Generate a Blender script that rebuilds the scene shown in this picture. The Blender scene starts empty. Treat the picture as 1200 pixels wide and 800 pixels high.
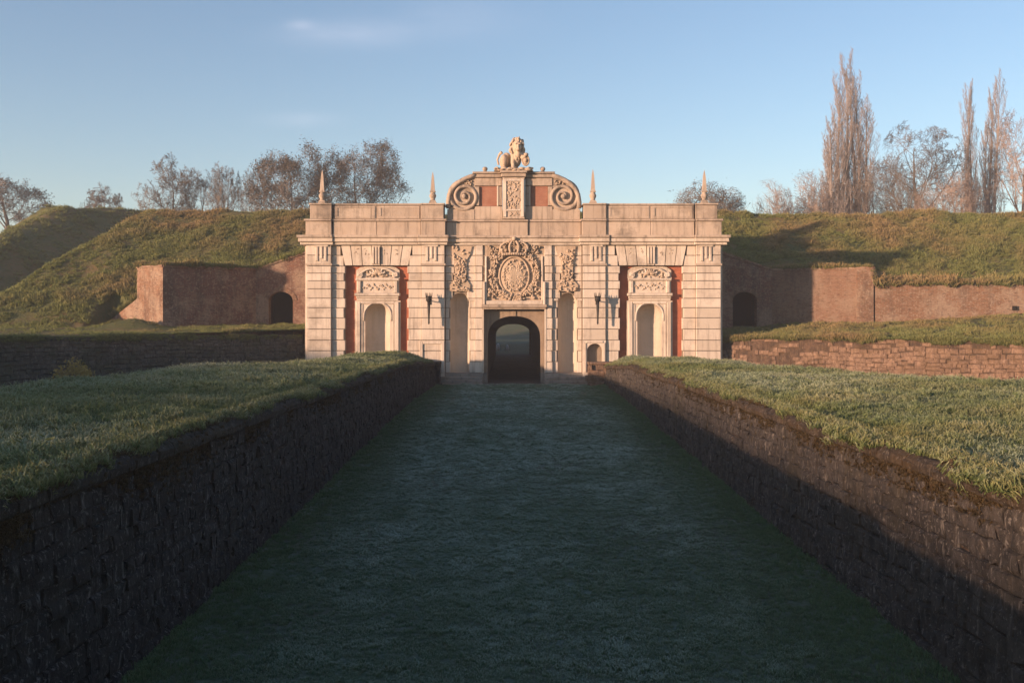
import bpy, bmesh, math, random
import numpy as np
from mathutils import Vector, Matrix, noise as mnoise

# ------------------------------------------------------------------ camera, sky, sun, exposure
scene = bpy.context.scene
C = scene.collection
R = math.radians
F = 35.0 / 36.0 * 1200.0            # focal length in reference pixels
ZC = 3.264                          # eye height above the gate threshold
Y0 = 56.0                           # gate front plane
PX = Y0 / F                         # metres per reference pixel on the gate front

cam_d = bpy.data.cameras.new('camera')
cam_d.lens = 35.0; cam_d.sensor_width = 36.0
cam_d.shift_y = -18.0 / 1200.0
cam_d.clip_start = 0.1; cam_d.clip_end = 6000.0
cam = bpy.data.objects.new('camera', cam_d); C.objects.link(cam)
cam.location = (0, 0, ZC); cam.rotation_euler = (R(90), 0, 0)
scene.camera = cam

SUN_AZ = 54.0                       # degrees the light is swung to the right of the view direction
SUN_EL = 6.0
world = bpy.data.worlds.new('World'); scene.world = world; world.use_nodes = True
wt = world.node_tree; wn = wt.nodes; wl = wt.links
for n in list(wn): wn.remove(n)
w_out = wn.new('ShaderNodeOutputWorld'); w_bg = wn.new('ShaderNodeBackground')
w_sky = wn.new('ShaderNodeTexSky'); w_sky.sky_type = 'NISHITA'; w_sky.sun_disc = False
w_sky.sun_elevation = R(SUN_EL); w_sky.sun_rotation = R(180.0 + SUN_AZ)
w_sky.altitude = 20.0; w_sky.air_density = 1.0; w_sky.dust_density = 0.4; w_sky.ozone_density = 2.1
w_bg.inputs['Strength'].default_value = 0.11
wl.new(w_bg.outputs[0], w_out.inputs[0])
w_tc = wn.new('ShaderNodeTexCoord')


def wmath(op, a, b=None):
    m = wn.new('ShaderNodeMath'); m.operation = op
    for i, v in enumerate((a, b)):
        if v is None: continue
        if isinstance(v, (int, float)): m.inputs[i].default_value = v
        else: wl.new(v, m.inputs[i])
    return m.outputs[0]


w_sep = wn.new('ShaderNodeSeparateXYZ'); wl.new(w_tc.outputs['Generated'], w_sep.inputs[0])
w_y = wmath('MAXIMUM', w_sep.outputs[1], 0.05)
w_u = wmath('DIVIDE', w_sep.outputs[0], w_y); w_v = wmath('DIVIDE', w_sep.outputs[2], w_y)
w_comb = wn.new('ShaderNodeCombineXYZ')
wl.new(wmath('MULTIPLY', w_u, 14.0), w_comb.inputs[0]); wl.new(wmath('MULTIPLY', w_v, 46.0), w_comb.inputs[1])
w_noise = wn.new('ShaderNodeTexNoise'); w_noise.inputs['Scale'].default_value = 1.0
w_noise.inputs['Detail'].default_value = 5.0; wl.new(w_comb.outputs[0], w_noise.inputs['Vector'])
w_mask = None
for (u0, v0, su, sv, k) in ((-0.165, 0.293, 0.055, 0.013, 0.17), (-0.212, 0.303, 0.014, 0.005, 0.14),
                            (-0.215, 0.207, 0.034, 0.007, 0.11), (-0.05, 0.31, 0.06, 0.02, 0.08),
                            (0.75, 0.30, 0.10, 0.02, 0.25), (-0.9, 0.36, 0.14, 0.02, 0.25)):
    dx = wmath('DIVIDE', wmath('SUBTRACT', w_u, u0), su); dy = wmath('DIVIDE', wmath('SUBTRACT', w_v, v0), sv)
    dd = wmath('ADD', wmath('MULTIPLY', dx, dx), wmath('MULTIPLY', dy, dy))
    e = wmath('MULTIPLY', wmath('EXPONENT', wmath('MULTIPLY', dd, -1.0)), k)
    w_mask = e if w_mask is None else wmath('ADD', w_mask, e)
w_mask = wmath('MULTIPLY', w_mask, w_noise.outputs['Fac'])
w_mix = wn.new('ShaderNodeMix'); w_mix.data_type = 'RGBA'
wl.new(w_mask, w_mix.inputs['Factor']); wl.new(w_sky.outputs[0], w_mix.inputs['A'])
w_mix.inputs['B'].default_value = (6.2, 5.9, 5.9, 1.0)
w_tint = wn.new('ShaderNodeMix'); w_tint.data_type = 'RGBA'; w_tint.blend_type = 'MULTIPLY'; w_tint.inputs['Factor'].default_value = 1.0
wl.new(w_mix.outputs['Result'], w_tint.inputs['A']); w_tint.inputs['B'].default_value = (1.02, 0.97, 1.03, 1.0)     # camera white balance
wl.new(w_tint.outputs['Result'], w_bg.inputs['Color'])

sun_d = bpy.data.lights.new('sun', 'SUN'); sun_d.energy = 4.0; sun_d.angle = R(1.5); sun_d.color = (1.0, 0.66, 0.45)
sun = bpy.data.objects.new('sun', sun_d); C.objects.link(sun)
sdir = Vector((math.sin(R(SUN_AZ)) * math.cos(R(SUN_EL)), math.cos(R(SUN_AZ)) * math.cos(R(SUN_EL)), -math.sin(R(SUN_EL))))
sun.rotation_euler = sdir.to_track_quat('-Z', 'Y').to_euler(); sun.location = (-60, -50, 40)

vs = scene.view_settings
vs.view_transform = 'Standard'; vs.look = 'None'; vs.gamma = 1.0; vs.exposure = 1.36
scene.render.engine = 'CYCLES'
scene.cycles.max_bounces = 6; scene.cycles.diffuse_bounces = 3; scene.cycles.glossy_bounces = 2
scene.cycles.transmission_bounces = 2; scene.cycles.transparent_max_bounces = 6; scene.cycles.volume_bounces = 1
scene.cycles.use_denoising = True
random.seed(7)
RND = random.Random(11)


# ------------------------------------------------------------------ materials
def fbm(x, y, s, o=4):
    return mnoise.fractal(Vector((x * s, y * s, 3.7)), 1.0, 2.0, o)


class Mat:
    def __init__(self, name):
        self.m = bpy.data.materials.new(name); self.m.use_nodes = True
        self.t = self.m.node_tree; self.n = self.t.nodes
        self.b = self.n['Principled BSDF']
        self.b.inputs['Roughness'].default_value = 0.9
        self.b.inputs['Specular IOR Level'].default_value = 0.2
        g = self.n.new('ShaderNodeNewGeometry'); self.pos = g.outputs['Position']; self.nor = g.outputs['Normal']
        self.h = None

    def l(self, a, b): self.t.links.new(a, b)

    def mapped(self, sx, sy, sz):
        mp = self.n.new('ShaderNodeMapping'); mp.inputs['Scale'].default_value = (sx, sy, sz)
        self.l(self.pos, mp.inputs['Vector']); return mp.outputs[0]

    def noise(self, scale, detail=4, rough=0.55, vec=None, lo=None, hi=None):
        t = self.n.new('ShaderNodeTexNoise'); t.inputs['Scale'].default_value = scale
        t.inputs['Detail'].default_value = detail; t.inputs['Roughness'].default_value = rough
        self.l(vec if vec is not None else self.pos, t.inputs['Vector'])
        o = t.outputs['Fac']
        if lo is not None:
            mr = self.n.new('ShaderNodeMapRange'); mr.inputs[1].default_value = lo; mr.inputs[2].default_value = hi
            self.l(o, mr.inputs[0]); o = mr.outputs[0]
        return o

    def math(self, op, a, b=None):
        m = self.n.new('ShaderNodeMath'); m.operation = op
        for i, v in enumerate((a, b)):
            if v is None: continue
            if isinstance(v, (int, float)): m.inputs[i].default_value = v
            else: self.l(v, m.inputs[i])
        return m.outputs[0]

    def rng(self, v, a, b, c=0.0, d=1.0):
        mr = self.n.new('ShaderNodeMapRange')
        for i, k in enumerate((a, b, c, d)): mr.inputs[i + 1].default_value = k
        self.l(v, mr.inputs[0]); return mr.outputs[0]

    def mix(self, f, a, b, mode='MIX'):
        m = self.n.new('ShaderNodeMix'); m.data_type = 'RGBA'; m.blend_type = mode
        for k, v in (('Factor', f), ('A', a), ('B', b)):
            s = m.inputs[k]
            if isinstance(v, (int, float)): s.default_value = v
            elif isinstance(v, tuple): s.default_value = (*v[:3], 1.0)
            else: self.l(v, s)
        return m.outputs['Result']

    def rand(self):
        o = self.n.new('ShaderNodeObjectInfo'); return o.outputs['Random']

    def attr(self, name, typ='GEOMETRY'):
        a = self.n.new('ShaderNodeAttribute'); a.attribute_name = name; a.attribute_type = typ; return a.outputs['Fac']

    def col(self, c):
        if isinstance(c, tuple): self.b.inputs['Base Color'].default_value = (*c[:3], 1.0)
        else: self.l(c, self.b.inputs['Base Color'])

    def bump(self, h, strength=0.5, dist=0.02):
        b = self.n.new('ShaderNodeBump'); b.inputs['Strength'].default_value = strength
        b.inputs['Distance'].default_value = dist; self.l(h, b.inputs['Height']); self.l(b.outputs[0], self.b.inputs['Normal'])


def stone_material(name, base, dark, light, grime, streak=0.5, rnd=0.35, bump=0.5):
    k = Mat(name)
    c = k.mix(k.noise(1.3, 5, lo=0.3, hi=0.7), base, light)
    c = k.mix(k.math('MULTIPLY', k.rand(), rnd), c, dark)
    # run-off stains, drawn out downwards
    st = k.noise(1.0, 6, 0.7, k.mapped(4.2, 4.2, 0.30), 0.5, 0.70)
    c = k.mix(k.math('MULTIPLY', st, streak), c, grime)
    pt = k.noise(0.55, 6, 0.7, lo=0.52, hi=0.68)
    c = k.mix(k.math('MULTIPLY', pt, streak * 0.9), c, grime)
    sp = k.noise(14.0, 3, 0.7, lo=0.56, hi=0.72)
    c = k.mix(k.math('MULTIPLY', sp, 0.35), c, dark)
    k.col(c)
    k.bump(k.math('ADD', k.noise(9.0, 6, 0.7), k.math('MULTIPLY', k.noise(40.0, 2), 0.4)), bump, 0.03)
    return k.m


M = {}
M['lime'] = stone_material('pale_limestone', (0.57, 0.48, 0.39), (0.40, 0.325, 0.25), (0.64, 0.55, 0.455), (0.22, 0.17, 0.13), 0.7, 0.5)
M['lime_old'] = stone_material('weathered_limestone', (0.43, 0.335, 0.255), (0.29, 0.22, 0.165), (0.51, 0.41, 0.32), (0.12, 0.097, 0.075), 0.8, 0.5)
M['carved'] = stone_material('carved_limestone', (0.44, 0.33, 0.235), (0.31, 0.225, 0.155), (0.51, 0.40, 0.295), (0.18, 0.135, 0.095), 0.6, 0.2)
M['joint'] = stone_material('joint_mortar', (0.24, 0.19, 0.14), (0.17, 0.13, 0.10), (0.30, 0.24, 0.18), (0.12, 0.09, 0.07), 0.6)
M['niche'] = stone_material('niche_limestone', (0.50, 0.42, 0.33), (0.42, 0.34, 0.26), (0.56, 0.47, 0.37), (0.28, 0.23, 0.18), 0.4)
M['jamb'] = stone_material('door_limestone', (0.27, 0.20, 0.14), (0.20, 0.145, 0.10), (0.33, 0.25, 0.18), (0.14, 0.10, 0.075), 0.7)
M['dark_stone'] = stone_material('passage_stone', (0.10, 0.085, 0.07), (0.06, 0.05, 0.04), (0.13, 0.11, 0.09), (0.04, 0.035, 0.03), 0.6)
M['step'] = stone_material('step_stone', (0.26, 0.22, 0.18), (0.18, 0.15, 0.12), (0.32, 0.27, 0.22), (0.09, 0.08, 0.06), 0.7)


def red_material(name='red_brick_render', c1=(0.36, 0.11, 0.062), c2=(0.43, 0.155, 0.09)):
    k = Mat(name)
    c = k.mix(k.noise(2.5, 5, lo=0.3, hi=0.7), c1, c2)
    c = k.mix(k.math('MULTIPLY', k.noise(1.0, 4, 0.6, k.mapped(5, 5, 0.5), 0.52, 0.75), 0.6), c, (0.24, 0.09, 0.05))
    br = k.n.new('ShaderNodeTexBrick'); br.inputs['Scale'].default_value = 1.0
    br.inputs['Brick Width'].default_value = 0.22; br.inputs['Row Height'].default_value = 0.075; br.inputs['Mortar Size'].default_value = 0.008
    br.inputs['Color1'].default_value = (1, 1, 1, 1); br.inputs['Color2'].default_value = (0.75, 0.75, 0.75, 1); br.inputs['Mortar'].default_value = (0.55, 0.5, 0.45, 1)
    sp = k.n.new('ShaderNodeSeparateXYZ'); k.l(k.pos, sp.inputs[0]); cb = k.n.new('ShaderNodeCombineXYZ')
    k.l(sp.outputs[0], cb.inputs[0]); k.l(sp.outputs[2], cb.inputs[1]); k.l(cb.outputs[0], br.inputs['Vector'])
    c = k.mix(0.5, c, br.outputs['Color'], 'MULTIPLY'); k.col(c); k.bump(br.outputs['Fac'], -0.3, 0.02)
    return k.m


def brick_wall_material(name, c1, c2, mortar, grime, dirpos=(1, 0), pale=(0.34, 0.25, 0.18)):
    k = Mat(name)
    sp = k.n.new('ShaderNodeSeparateXYZ'); k.l(k.pos, sp.inputs[0]); cb = k.n.new('ShaderNodeCombineXYZ')
    s = k.math('ADD', k.math('MULTIPLY', sp.outputs[0], dirpos[0]), k.math('MULTIPLY', sp.outputs[1], dirpos[1]))
    k.l(s, cb.inputs[0]); k.l(sp.outputs[2], cb.inputs[1])
    br = k.n.new('ShaderNodeTexBrick'); br.inputs['Scale'].default_value = 1.0
    br.inputs['Brick Width'].default_value = 0.24; br.inputs['Row Height'].default_value = 0.082; br.inputs['Mortar Size'].default_value = 0.011
    br.inputs['Color1'].default_value = (*c1, 1); br.inputs['Color2'].default_value = (*c2, 1); br.inputs['Mortar'].default_value = (*mortar, 1)
    br.inputs['Bias'].default_value = -0.1
    k.l(cb.outputs[0], br.inputs['Vector'])
    c = k.mix(k.math('MULTIPLY', k.noise(0.6, 6, 0.75, lo=0.46, hi=0.60), 0.75), br.outputs['Color'], pale)
    c = k.mix(k.math('MULTIPLY', k.noise(0.8, 5, 0.7, k.mapped(1.6, 1.6, 0.4), 0.48, 0.7), 0.75), c, grime)
    c = k.mix(k.math('MULTIPLY', k.noise(7.0, 4, 0.7, lo=0.52, hi=0.64), 0.8), c, pale)
    c = k.mix(k.math('MULTIPLY', k.noise(1.0, 4, 0.75, k.mapped(4, 4, 11), 0.54, 0.66), 0.85), c, grime)
    k.col(c)
    k.bump(k.math('ADD', k.math('MULTIPLY', br.outputs['Fac'], -0.5), k.noise(8.0, 5, 0.7)), 0.8, 0.05)
    return k.m


M['red'] = red_material()
M['red_dull'] = red_material('weathered_pediment_brick', (0.30, 0.13, 0.085), (0.36, 0.18, 0.12))
M['brick_flank'] = brick_wall_material('weathered_red_brick', (0.20, 0.085, 0.055), (0.15, 0.065, 0.045), (0.19, 0.14, 0.11), (0.075, 0.055, 0.045))
M['brick_pale'] = brick_wall_material('pale_worn_brick', (0.22, 0.115, 0.072), (0.17, 0.085, 0.054), (0.22, 0.16, 0.115), (0.09, 0.055, 0.038), (0.85, -0.5), (0.25, 0.175, 0.125))
M['brick_side'] = brick_wall_material('flint_flecked_brick', (0.25, 0.12, 0.07), (0.18, 0.085, 0.05), (0.25, 0.18, 0.12), (0.10, 0.065, 0.05), (0.74, -0.67))


def rubble_material(name, base, alt, dark, light, moss, mossk=0.5):
    k = Mat(name)
    c = k.mix(k.rand(), base, alt)
    c = k.mix(k.noise(2.6, 6, 0.75, lo=0.42, hi=0.62), c, dark)
    c = k.mix(k.math('MULTIPLY', k.noise(6.0, 5, 0.75, lo=0.52, hi=0.62), 0.6), c, dark)
    c = k.mix(k.math('MULTIPLY', k.noise(1.0, 5, 0.7, k.mapped(7, 7, 0.7), 0.50, 0.66), 0.85), c, dark)
    c = k.mix(k.math('MULTIPLY', k.noise(1.0, 5, 0.75, k.mapped(11, 11, 1.8), 0.57, 0.68), 0.75), c, light)
    c = k.mix(k.math('MULTIPLY', k.noise(16.0, 3, 0.7, lo=0.58, hi=0.66), 0.6), c, light)
    c = k.mix(k.math('MULTIPLY', k.noise(0.7, 5, 0.7, lo=0.48, hi=0.66), mossk), c, moss)
    k.col(c); k.bump(k.math('ADD', k.noise(7.0, 6, 0.75), k.math('MULTIPLY', k.noise(30.0, 3, 0.7), 0.5)), 1.0, 0.06)
    return k.m


M['ditch_w'] = rubble_material('shade_darkened_sandstone', (0.036, 0.033, 0.031), (0.025, 0.023, 0.022), (0.010, 0.009, 0.009), (0.20, 0.19, 0.18), (0.026, 0.024, 0.016))  # near-black colour carries the darkness of the shaded wall
M['ditch_e'] = rubble_material('brown_ditch_sandstone', (0.098, 0.078, 0.064), (0.070, 0.056, 0.047), (0.030, 0.025, 0.022), (0.25, 0.21, 0.175), (0.052, 0.040, 0.023))  # lighter, browner copy of the stone for the sunlit wall
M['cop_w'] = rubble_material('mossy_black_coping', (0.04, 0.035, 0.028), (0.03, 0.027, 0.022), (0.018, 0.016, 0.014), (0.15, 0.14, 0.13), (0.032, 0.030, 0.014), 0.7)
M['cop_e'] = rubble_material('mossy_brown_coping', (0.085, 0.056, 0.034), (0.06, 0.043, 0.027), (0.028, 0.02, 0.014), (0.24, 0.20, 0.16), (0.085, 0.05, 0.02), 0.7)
M['low_e'] = rubble_material('rough_pink_sandstone', (0.29, 0.185, 0.125), (0.22, 0.14, 0.095), (0.13, 0.082, 0.056), (0.38, 0.26, 0.185), (0.12, 0.072, 0.036), 0.6)
M['low_w'] = rubble_material('rough_grey_sandstone', (0.125, 0.105, 0.088), (0.09, 0.078, 0.066), (0.05, 0.044, 0.036), (0.19, 0.165, 0.14), (0.055, 0.058, 0.03), 0.8)
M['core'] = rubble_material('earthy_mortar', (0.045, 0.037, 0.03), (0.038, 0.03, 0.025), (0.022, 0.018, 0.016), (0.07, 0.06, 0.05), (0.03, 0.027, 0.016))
M['core_e'] = rubble_material('brown_earthy_mortar', (0.12, 0.075, 0.05), (0.10, 0.065, 0.045), (0.05, 0.033, 0.024), (0.18, 0.13, 0.09), (0.075, 0.05, 0.025))


def ground_material(name, a, b, dry, frost, fk):
    k = Mat(name)
    c = k.mix(k.noise(0.9, 5, 0.6, lo=0.35, hi=0.65), a, b)
    c = k.mix(k.noise(0.28, 5, 0.65, lo=0.45, hi=0.62), c, dry)
    c = k.mix(k.math('MULTIPLY', k.noise(3.0, 5, 0.7, lo=0.4, hi=0.7), fk), c, frost)
    k.col(c); k.bump(k.noise(9.0, 6, 0.75), 1.0, 0.08)
    return k.m


M['g_floor'] = ground_material('short_turf', (0.060, 0.092, 0.046), (0.085, 0.118, 0.062), (0.075, 0.088, 0.05), (0.24, 0.29, 0.26), 0.5)
M['g_bank'] = ground_material('bank_turf', (0.045, 0.062, 0.020), (0.065, 0.080, 0.030), (0.095, 0.085, 0.035), (0.20, 0.22, 0.17), 0.35)
M['g_slope'] = ground_material('rough_dry_turf', (0.075, 0.092, 0.030), (0.105, 0.108, 0.038), (0.16, 0.11, 0.046), (0.18, 0.14, 0.075), 0.3)
M['g_field'] = ground_material('meadow_turf', (0.05, 0.07, 0.025), (0.06, 0.075, 0.03), (0.09, 0.085, 0.04), (0.2, 0.2, 0.15), 0.3)


def grass_material(name, base, tip_a, tip_b, frost, random_dry=None):
    k = Mat(name)
    tip = k.attr('tip')
    oi = k.n.new('ShaderNodeObjectInfo')
    t = k.mix(oi.outputs['Random'], tip_a, tip_b)
    if random_dry:
        t = k.mix(k.attr('dry', 'INSTANCER'), t, random_dry)
    c = k.mix(tip, base, t)
    c = k.mix(k.math('MULTIPLY', k.rng(tip, 0.35, 1.0), k.attr('frost', 'INSTANCER')), c, frost)
    k.col(c); k.b.inputs['Roughness'].default_value = 0.75
    return k.m


M['gr_floor'] = grass_material('frosted_short_grass', (0.040, 0.075, 0.030), (0.110, 0.180, 0.075), (0.140, 0.205, 0.095), (0.74, 0.82, 0.76))
M['gr_bank'] = grass_material('bank_grass', (0.055, 0.080, 0.024), (0.155, 0.205, 0.066), (0.215, 0.230, 0.085), (0.60, 0.63, 0.52), (0.33, 0.26, 0.11))
M['gr_slope'] = grass_material('dry_slope_grass', (0.075, 0.088, 0.024), (0.215, 0.245, 0.070), (0.290, 0.280, 0.098), (0.45, 0.45, 0.36), (0.40, 0.255, 0.125))
M['moss'] = grass_material('hanging_moss', (0.025, 0.018, 0.008), (0.07, 0.045, 0.018), (0.09, 0.065, 0.025), (0.3, 0.28, 0.22), (0.13, 0.075, 0.03))


def simple(name, c, rough=0.8, var=0.3, scale=6.0):
    k = Mat(name); k.col(k.mix(k.noise(scale, 4, lo=0.3, hi=0.7), c, tuple(x * (1 - var) for x in c))); k.b.inputs['Roughness'].default_value = rough
    return k.m


M['iron'] = simple('black_wrought_iron', (0.03, 0.026, 0.023), 0.55)
M['bark_grey'] = simple('grey_bark', (0.14, 0.115, 0.095))
M['bark_brown'] = simple('brown_bark', (0.16, 0.13, 0.108))
M['bark_poplar'] = simple('poplar_bark', (0.30, 0.25, 0.22))
M['bark_pink'] = simple('pinkish_twigs', (0.31, 0.235, 0.19))
M['leaf_brown'] = simple('brown_winter_leaves', (0.19, 0.15, 0.105), 0.8, 0.5, 2.0)
M['leaf_olive'] = simple('olive_winter_leaves', (0.15, 0.12, 0.05), 0.8, 0.5, 2.0)
M['leaf_yellow'] = simple('yellow_dry_leaves', (0.34, 0.24, 0.075), 0.8, 0.35, 2.0)
M['opening_dark'] = simple('opening_shade', (0.022, 0.018, 0.015), 0.7)  # darkness of openings put into a near-black colour
M['pale_block'] = simple('whitewashed_stone', (0.75, 0.70, 0.65))


# ------------------------------------------------------------------ mesh building helpers
def link(o, parent=None):
    C.objects.link(o)
    if parent is not None: o.parent = parent
    return o


def tag(o, label=None, cat=None, group=None, kind=None):
    if label: o['label'] = label
    if cat: o['category'] = cat
    if group: o['group'] = group
    if kind: o['kind'] = kind
    return o


def thing(name, loc, label, cat, group=None, rz=0.0):
    o = bpy.data.objects.new(name, None); C.objects.link(o); o.location = loc; o.rotation_euler = (0, 0, rz)
    o.empty_display_size = 0.3
    return tag(o, label, cat, group)


class MB:
    """Collects faces in world coordinates; build() links them as one mesh object."""
    def __init__(self): self.v = []; self.f = []; self.sm = []

    def add(self, vs_, fs, smooth=False):
        o = len(self.v); self.v += [tuple(p) for p in vs_]
        self.f += [tuple(i + o for i in f) for f in fs]; self.sm += [smooth] * len(fs)

    def box(self, x0, x1, y0, y1, z0, z1):
        self.add([(x0, y0, z0), (x1, y0, z0), (x1, y1, z0), (x0, y1, z0), (x0, y0, z1), (x1, y0, z1), (x1, y1, z1), (x0, y1, z1)],
                 [(0, 1, 5, 4), (1, 2, 6, 5), (2, 3, 7, 6), (3, 0, 4, 7), (4, 5, 6, 7), (3, 2, 1, 0)])

    def chamfer_box(self, x0, x1, y0, y1, z0, z1, c):
        # chamfered towards -y (the front) only
        P = [(x0, y1, z0), (x1, y1, z0), (x1, y1, z1), (x0, y1, z1), (x0, y0 + c, z0), (x1, y0 + c, z0), (x1, y0 + c, z1), (x0, y0 + c, z1),
             (x0 + c, y0, z0 + c), (x1 - c, y0, z0 + c), (x1 - c, y0, z1 - c), (x0 + c, y0, z1 - c)]
        Fs = [(3, 2, 1, 0), (0, 1, 5, 4), (1, 2, 6, 5), (2, 3, 7, 6), (3, 0, 4, 7), (4, 5, 9, 8), (5, 6, 10, 9), (6, 7, 11, 10), (7, 4, 8, 11), (8, 9, 10, 11)]
        self.add(P, Fs)

    def prism(self, pts, y0, y1):
        n = len(pts)
        a = [(x, y0, z) for x, z in pts] + [(x, y1, z) for x, z in pts]
        self.add(a, [tuple(range(n)), tuple(range(2 * n - 1, n - 1, -1))] + [(i, (i + n), (i + 1) % n + n, (i + 1) % n) for i in range(n)])

    def ellipsoid(self, c, r, rot=None, nu=10, nv=7):
        m = rot or Matrix.Identity(3); vs_ = []; fs = []
        for j in range(1, nv):
            t = math.pi * j / nv
            for i in range(nu):
                p = 2 * math.pi * i / nu
                vs_.append(Vector(c) + m @ Vector((r[0] * math.sin(t) * math.cos(p), r[1] * math.sin(t) * math.sin(p), r[2] * math.cos(t))))
        top = len(vs_); vs_.append(Vector(c) + m @ Vector((0, 0, r[2]))); vs_.append(Vector(c) + m @ Vector((0, 0, -r[2])))
        for j in range(nv - 2):
            for i in range(nu):
                a = j * nu + i; b = j * nu + (i + 1) % nu
                fs.append((a, a + nu, b + nu, b))
        for i in range(nu):
            fs.append((top, i, (i + 1) % nu)); fs.append((top + 1, (nv - 2) * nu + (i + 1) % nu, (nv - 2) * nu + i))
        self.add(vs_, fs, True)

    def tube(self, pts, radii, n=6, squash=None, cap=True, smooth=True):
        rings = []; k = len(pts); vs_ = []; fs = []
        for i in range(k):
            p = Vector(pts[i]); t = (Vector(pts[min(i + 1, k - 1)]) - Vector(pts[max(i - 1, 0)])).normalized()
            up = Vector((0, 1, 0)) if abs(t.y) < 0.9 else Vector((1, 0, 0))
            a = t.cross(up).normalized(); b = t.cross(a).normalized()
            r = radii[i] if isinstance(radii, (list, tuple)) else radii
            for j in range(n):
                q = 2 * math.pi * j / n
                sb = squash if squash else 1.0
                vs_.append(p + a * (r * math.cos(q)) + b * (r * sb * math.sin(q)))
        for i in range(k - 1):
            for j in range(n):
                fs.append((i * n + j, i * n + (j + 1) % n, (i + 1) * n + (j + 1) % n, (i + 1) * n + j))
        if cap: fs.append(tuple(range(n - 1, -1, -1))); fs.append(tuple(range((k - 1) * n, k * n)))
        self.add(vs_, fs, smooth)

    def lathe(self, c, prof, n=12, smooth=True, a0=0.0):
        vs_ = []; fs = []
        for (r, z) in prof:
            for j in range(n):
                q = a0 + 2 * math.pi * j / n
                vs_.append((c[0] + r * math.cos(q), c[1] + r * math.sin(q), c[2] + z))
        for i in range(len(prof) - 1):
            for j in range(n):
                fs.append((i * n + j, i * n + (j + 1) % n, (i + 1) * n + (j + 1) % n, (i + 1) * n + j))
        fs.append(tuple(range(n - 1, -1, -1))); fs.append(tuple(range((len(prof) - 1) * n, len(prof) * n)))
        self.add(vs_, fs, smooth)

    def build(self, name, mat, parent=None, fix=True):
        me = bpy.data.meshes.new(name)
        off = Vector(parent.matrix_world.translation) if parent is not None else Vector((0, 0, 0))
        if parent is not None:
            off = Vector((0, 0, 0)); p = parent
            while p is not None: off += p.location; p = p.parent
        me.from_pydata([(a - off.x, b - off.y, c - off.z) for a, b, c in self.v], [], self.f)
        me.polygons.foreach_set('use_smooth', self.sm)
        if fix:
            bm = bmesh.new(); bm.from_mesh(me); bmesh.ops.recalc_face_normals(bm, faces=bm.faces[:]); bm.to_mesh(me); bm.free()
        me.materials.append(M[mat]); me.update()
        return link(bpy.data.objects.new(name, me), parent)


def raw_mesh(name, verts, faces, mat, parent=None, smooth=True):
    me = bpy.data.meshes.new(name); me.from_pydata(verts, [], faces)
    me.polygons.foreach_set('use_smooth', [smooth] * len(me.polygons))
    me.materials.append(M[mat]); me.update()
    return link(bpy.data.objects.new(name, me), parent)


def grid_surface(name, xs, ys, zfun, mat, keep=None, smooth=True):
    nx = len(xs); verts = []; faces = []
    for y in ys:
        for x in xs:
            xx, yy, zz = zfun(x, y); verts.append((xx, yy, zz))
    for j in range(len(ys) - 1):
        for i in range(nx - 1):
            if keep and not keep(0.5 * (xs[i] + xs[i + 1]), 0.5 * (ys[j] + ys[j + 1])): continue
            a = j * nx + i; faces.append((a, a + 1, a + nx + 1, a + nx))
    return raw_mesh(name, verts, faces, mat, None, smooth)


def lin(x, pts):
    if x <= pts[0][0]: return pts[0][1]
    for (a, va), (b, vb) in zip(pts, pts[1:]):
        if x <= b: return va + (vb - va) * (x - a) / (b - a)
    return pts[-1][1]


def frange(a, b, s):
    n = max(1, int(round((b - a) / s))); return [a + (b - a) * i / n for i in range(n + 1)]


def sstep(a, b, x):
    t = min(1.0, max(0.0, (x - a) / (b - a))); return t * t * (3 - 2 * t)


# ------------------------------------------------------------------ the setting: ground, ditch, banks, ramparts
def floor_z(y): return ZC - 4.46 + 0.02186 * y + 0.0


FIELD_Z = -1.8


def ground_fun(x, y):
    return (x, y, FIELD_Z + 0.25 * fbm(x, y, 0.02))


def ground_keep(x, y):
    return not (-30 < x < 30 and -20 < y < 60)


gs = [-900, -500, -250, -150] + frange(-120, 120, 10) + [150, 250, 500, 900]
ground = grid_surface('ground', gs, gs, lambda x, y: (x, y, -2.2), 'g_field')
tag(ground, 'flat meadow ground stretching away under the earthworks', 'ground', kind='structure')

WX_T = [(0, -4.66), (45, -4.66), (55, -4.25)]
WX_B = [(0, -4.56), (45, -4.56), (55, -4.1)]
WZ = [(0, 1.70), (44, 1.66), (54, 1.30)]
EX_T = [(0, 5.36), (46, 5.36), (55, 5.15)]
EX_B = [(0, 5.2), (46, 5.2), (55, 5.0)]
EZ = [(0, 1.52), (45, 1.52), (54, 1.12)]


def ditch_fun(x, y):
    # x in -1..1 across
    a = lin(y, WX_B) - 0.15; b = lin(y, EX_B) + 0.15
    X = a + (b - a) * (x + 1) / 2
    e = min(1 - abs(x), 0.25) / 0.25
    return (X, y, floor_z(y) + 0.05 * fbm(X, y, 0.5) + 0.03 * fbm(X, y, 1.7) + 0.06 * (1 - e) ** 2)


ditch_floor = grid_surface('ditch_floor', frange(-1, 1, 0.03), frange(-6, 55.7, 0.4), ditch_fun, 'g_floor')
tag(ditch_floor, 'frosted grass floor of the sunken approach between the two walls', 'ditch floor', kind='structure')

BANK_W = [(-6, 7.5), (20, 7.4), (32, 6.5), (36, 4.9), (45, 3.4), (55, 2.6)]
BANK_E = [(-6, 10), (24, 10), (28.7, 9.4), (31, 7.9), (36.6, 5.9), (44, 4.2), (55, 3.4)]


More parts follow.
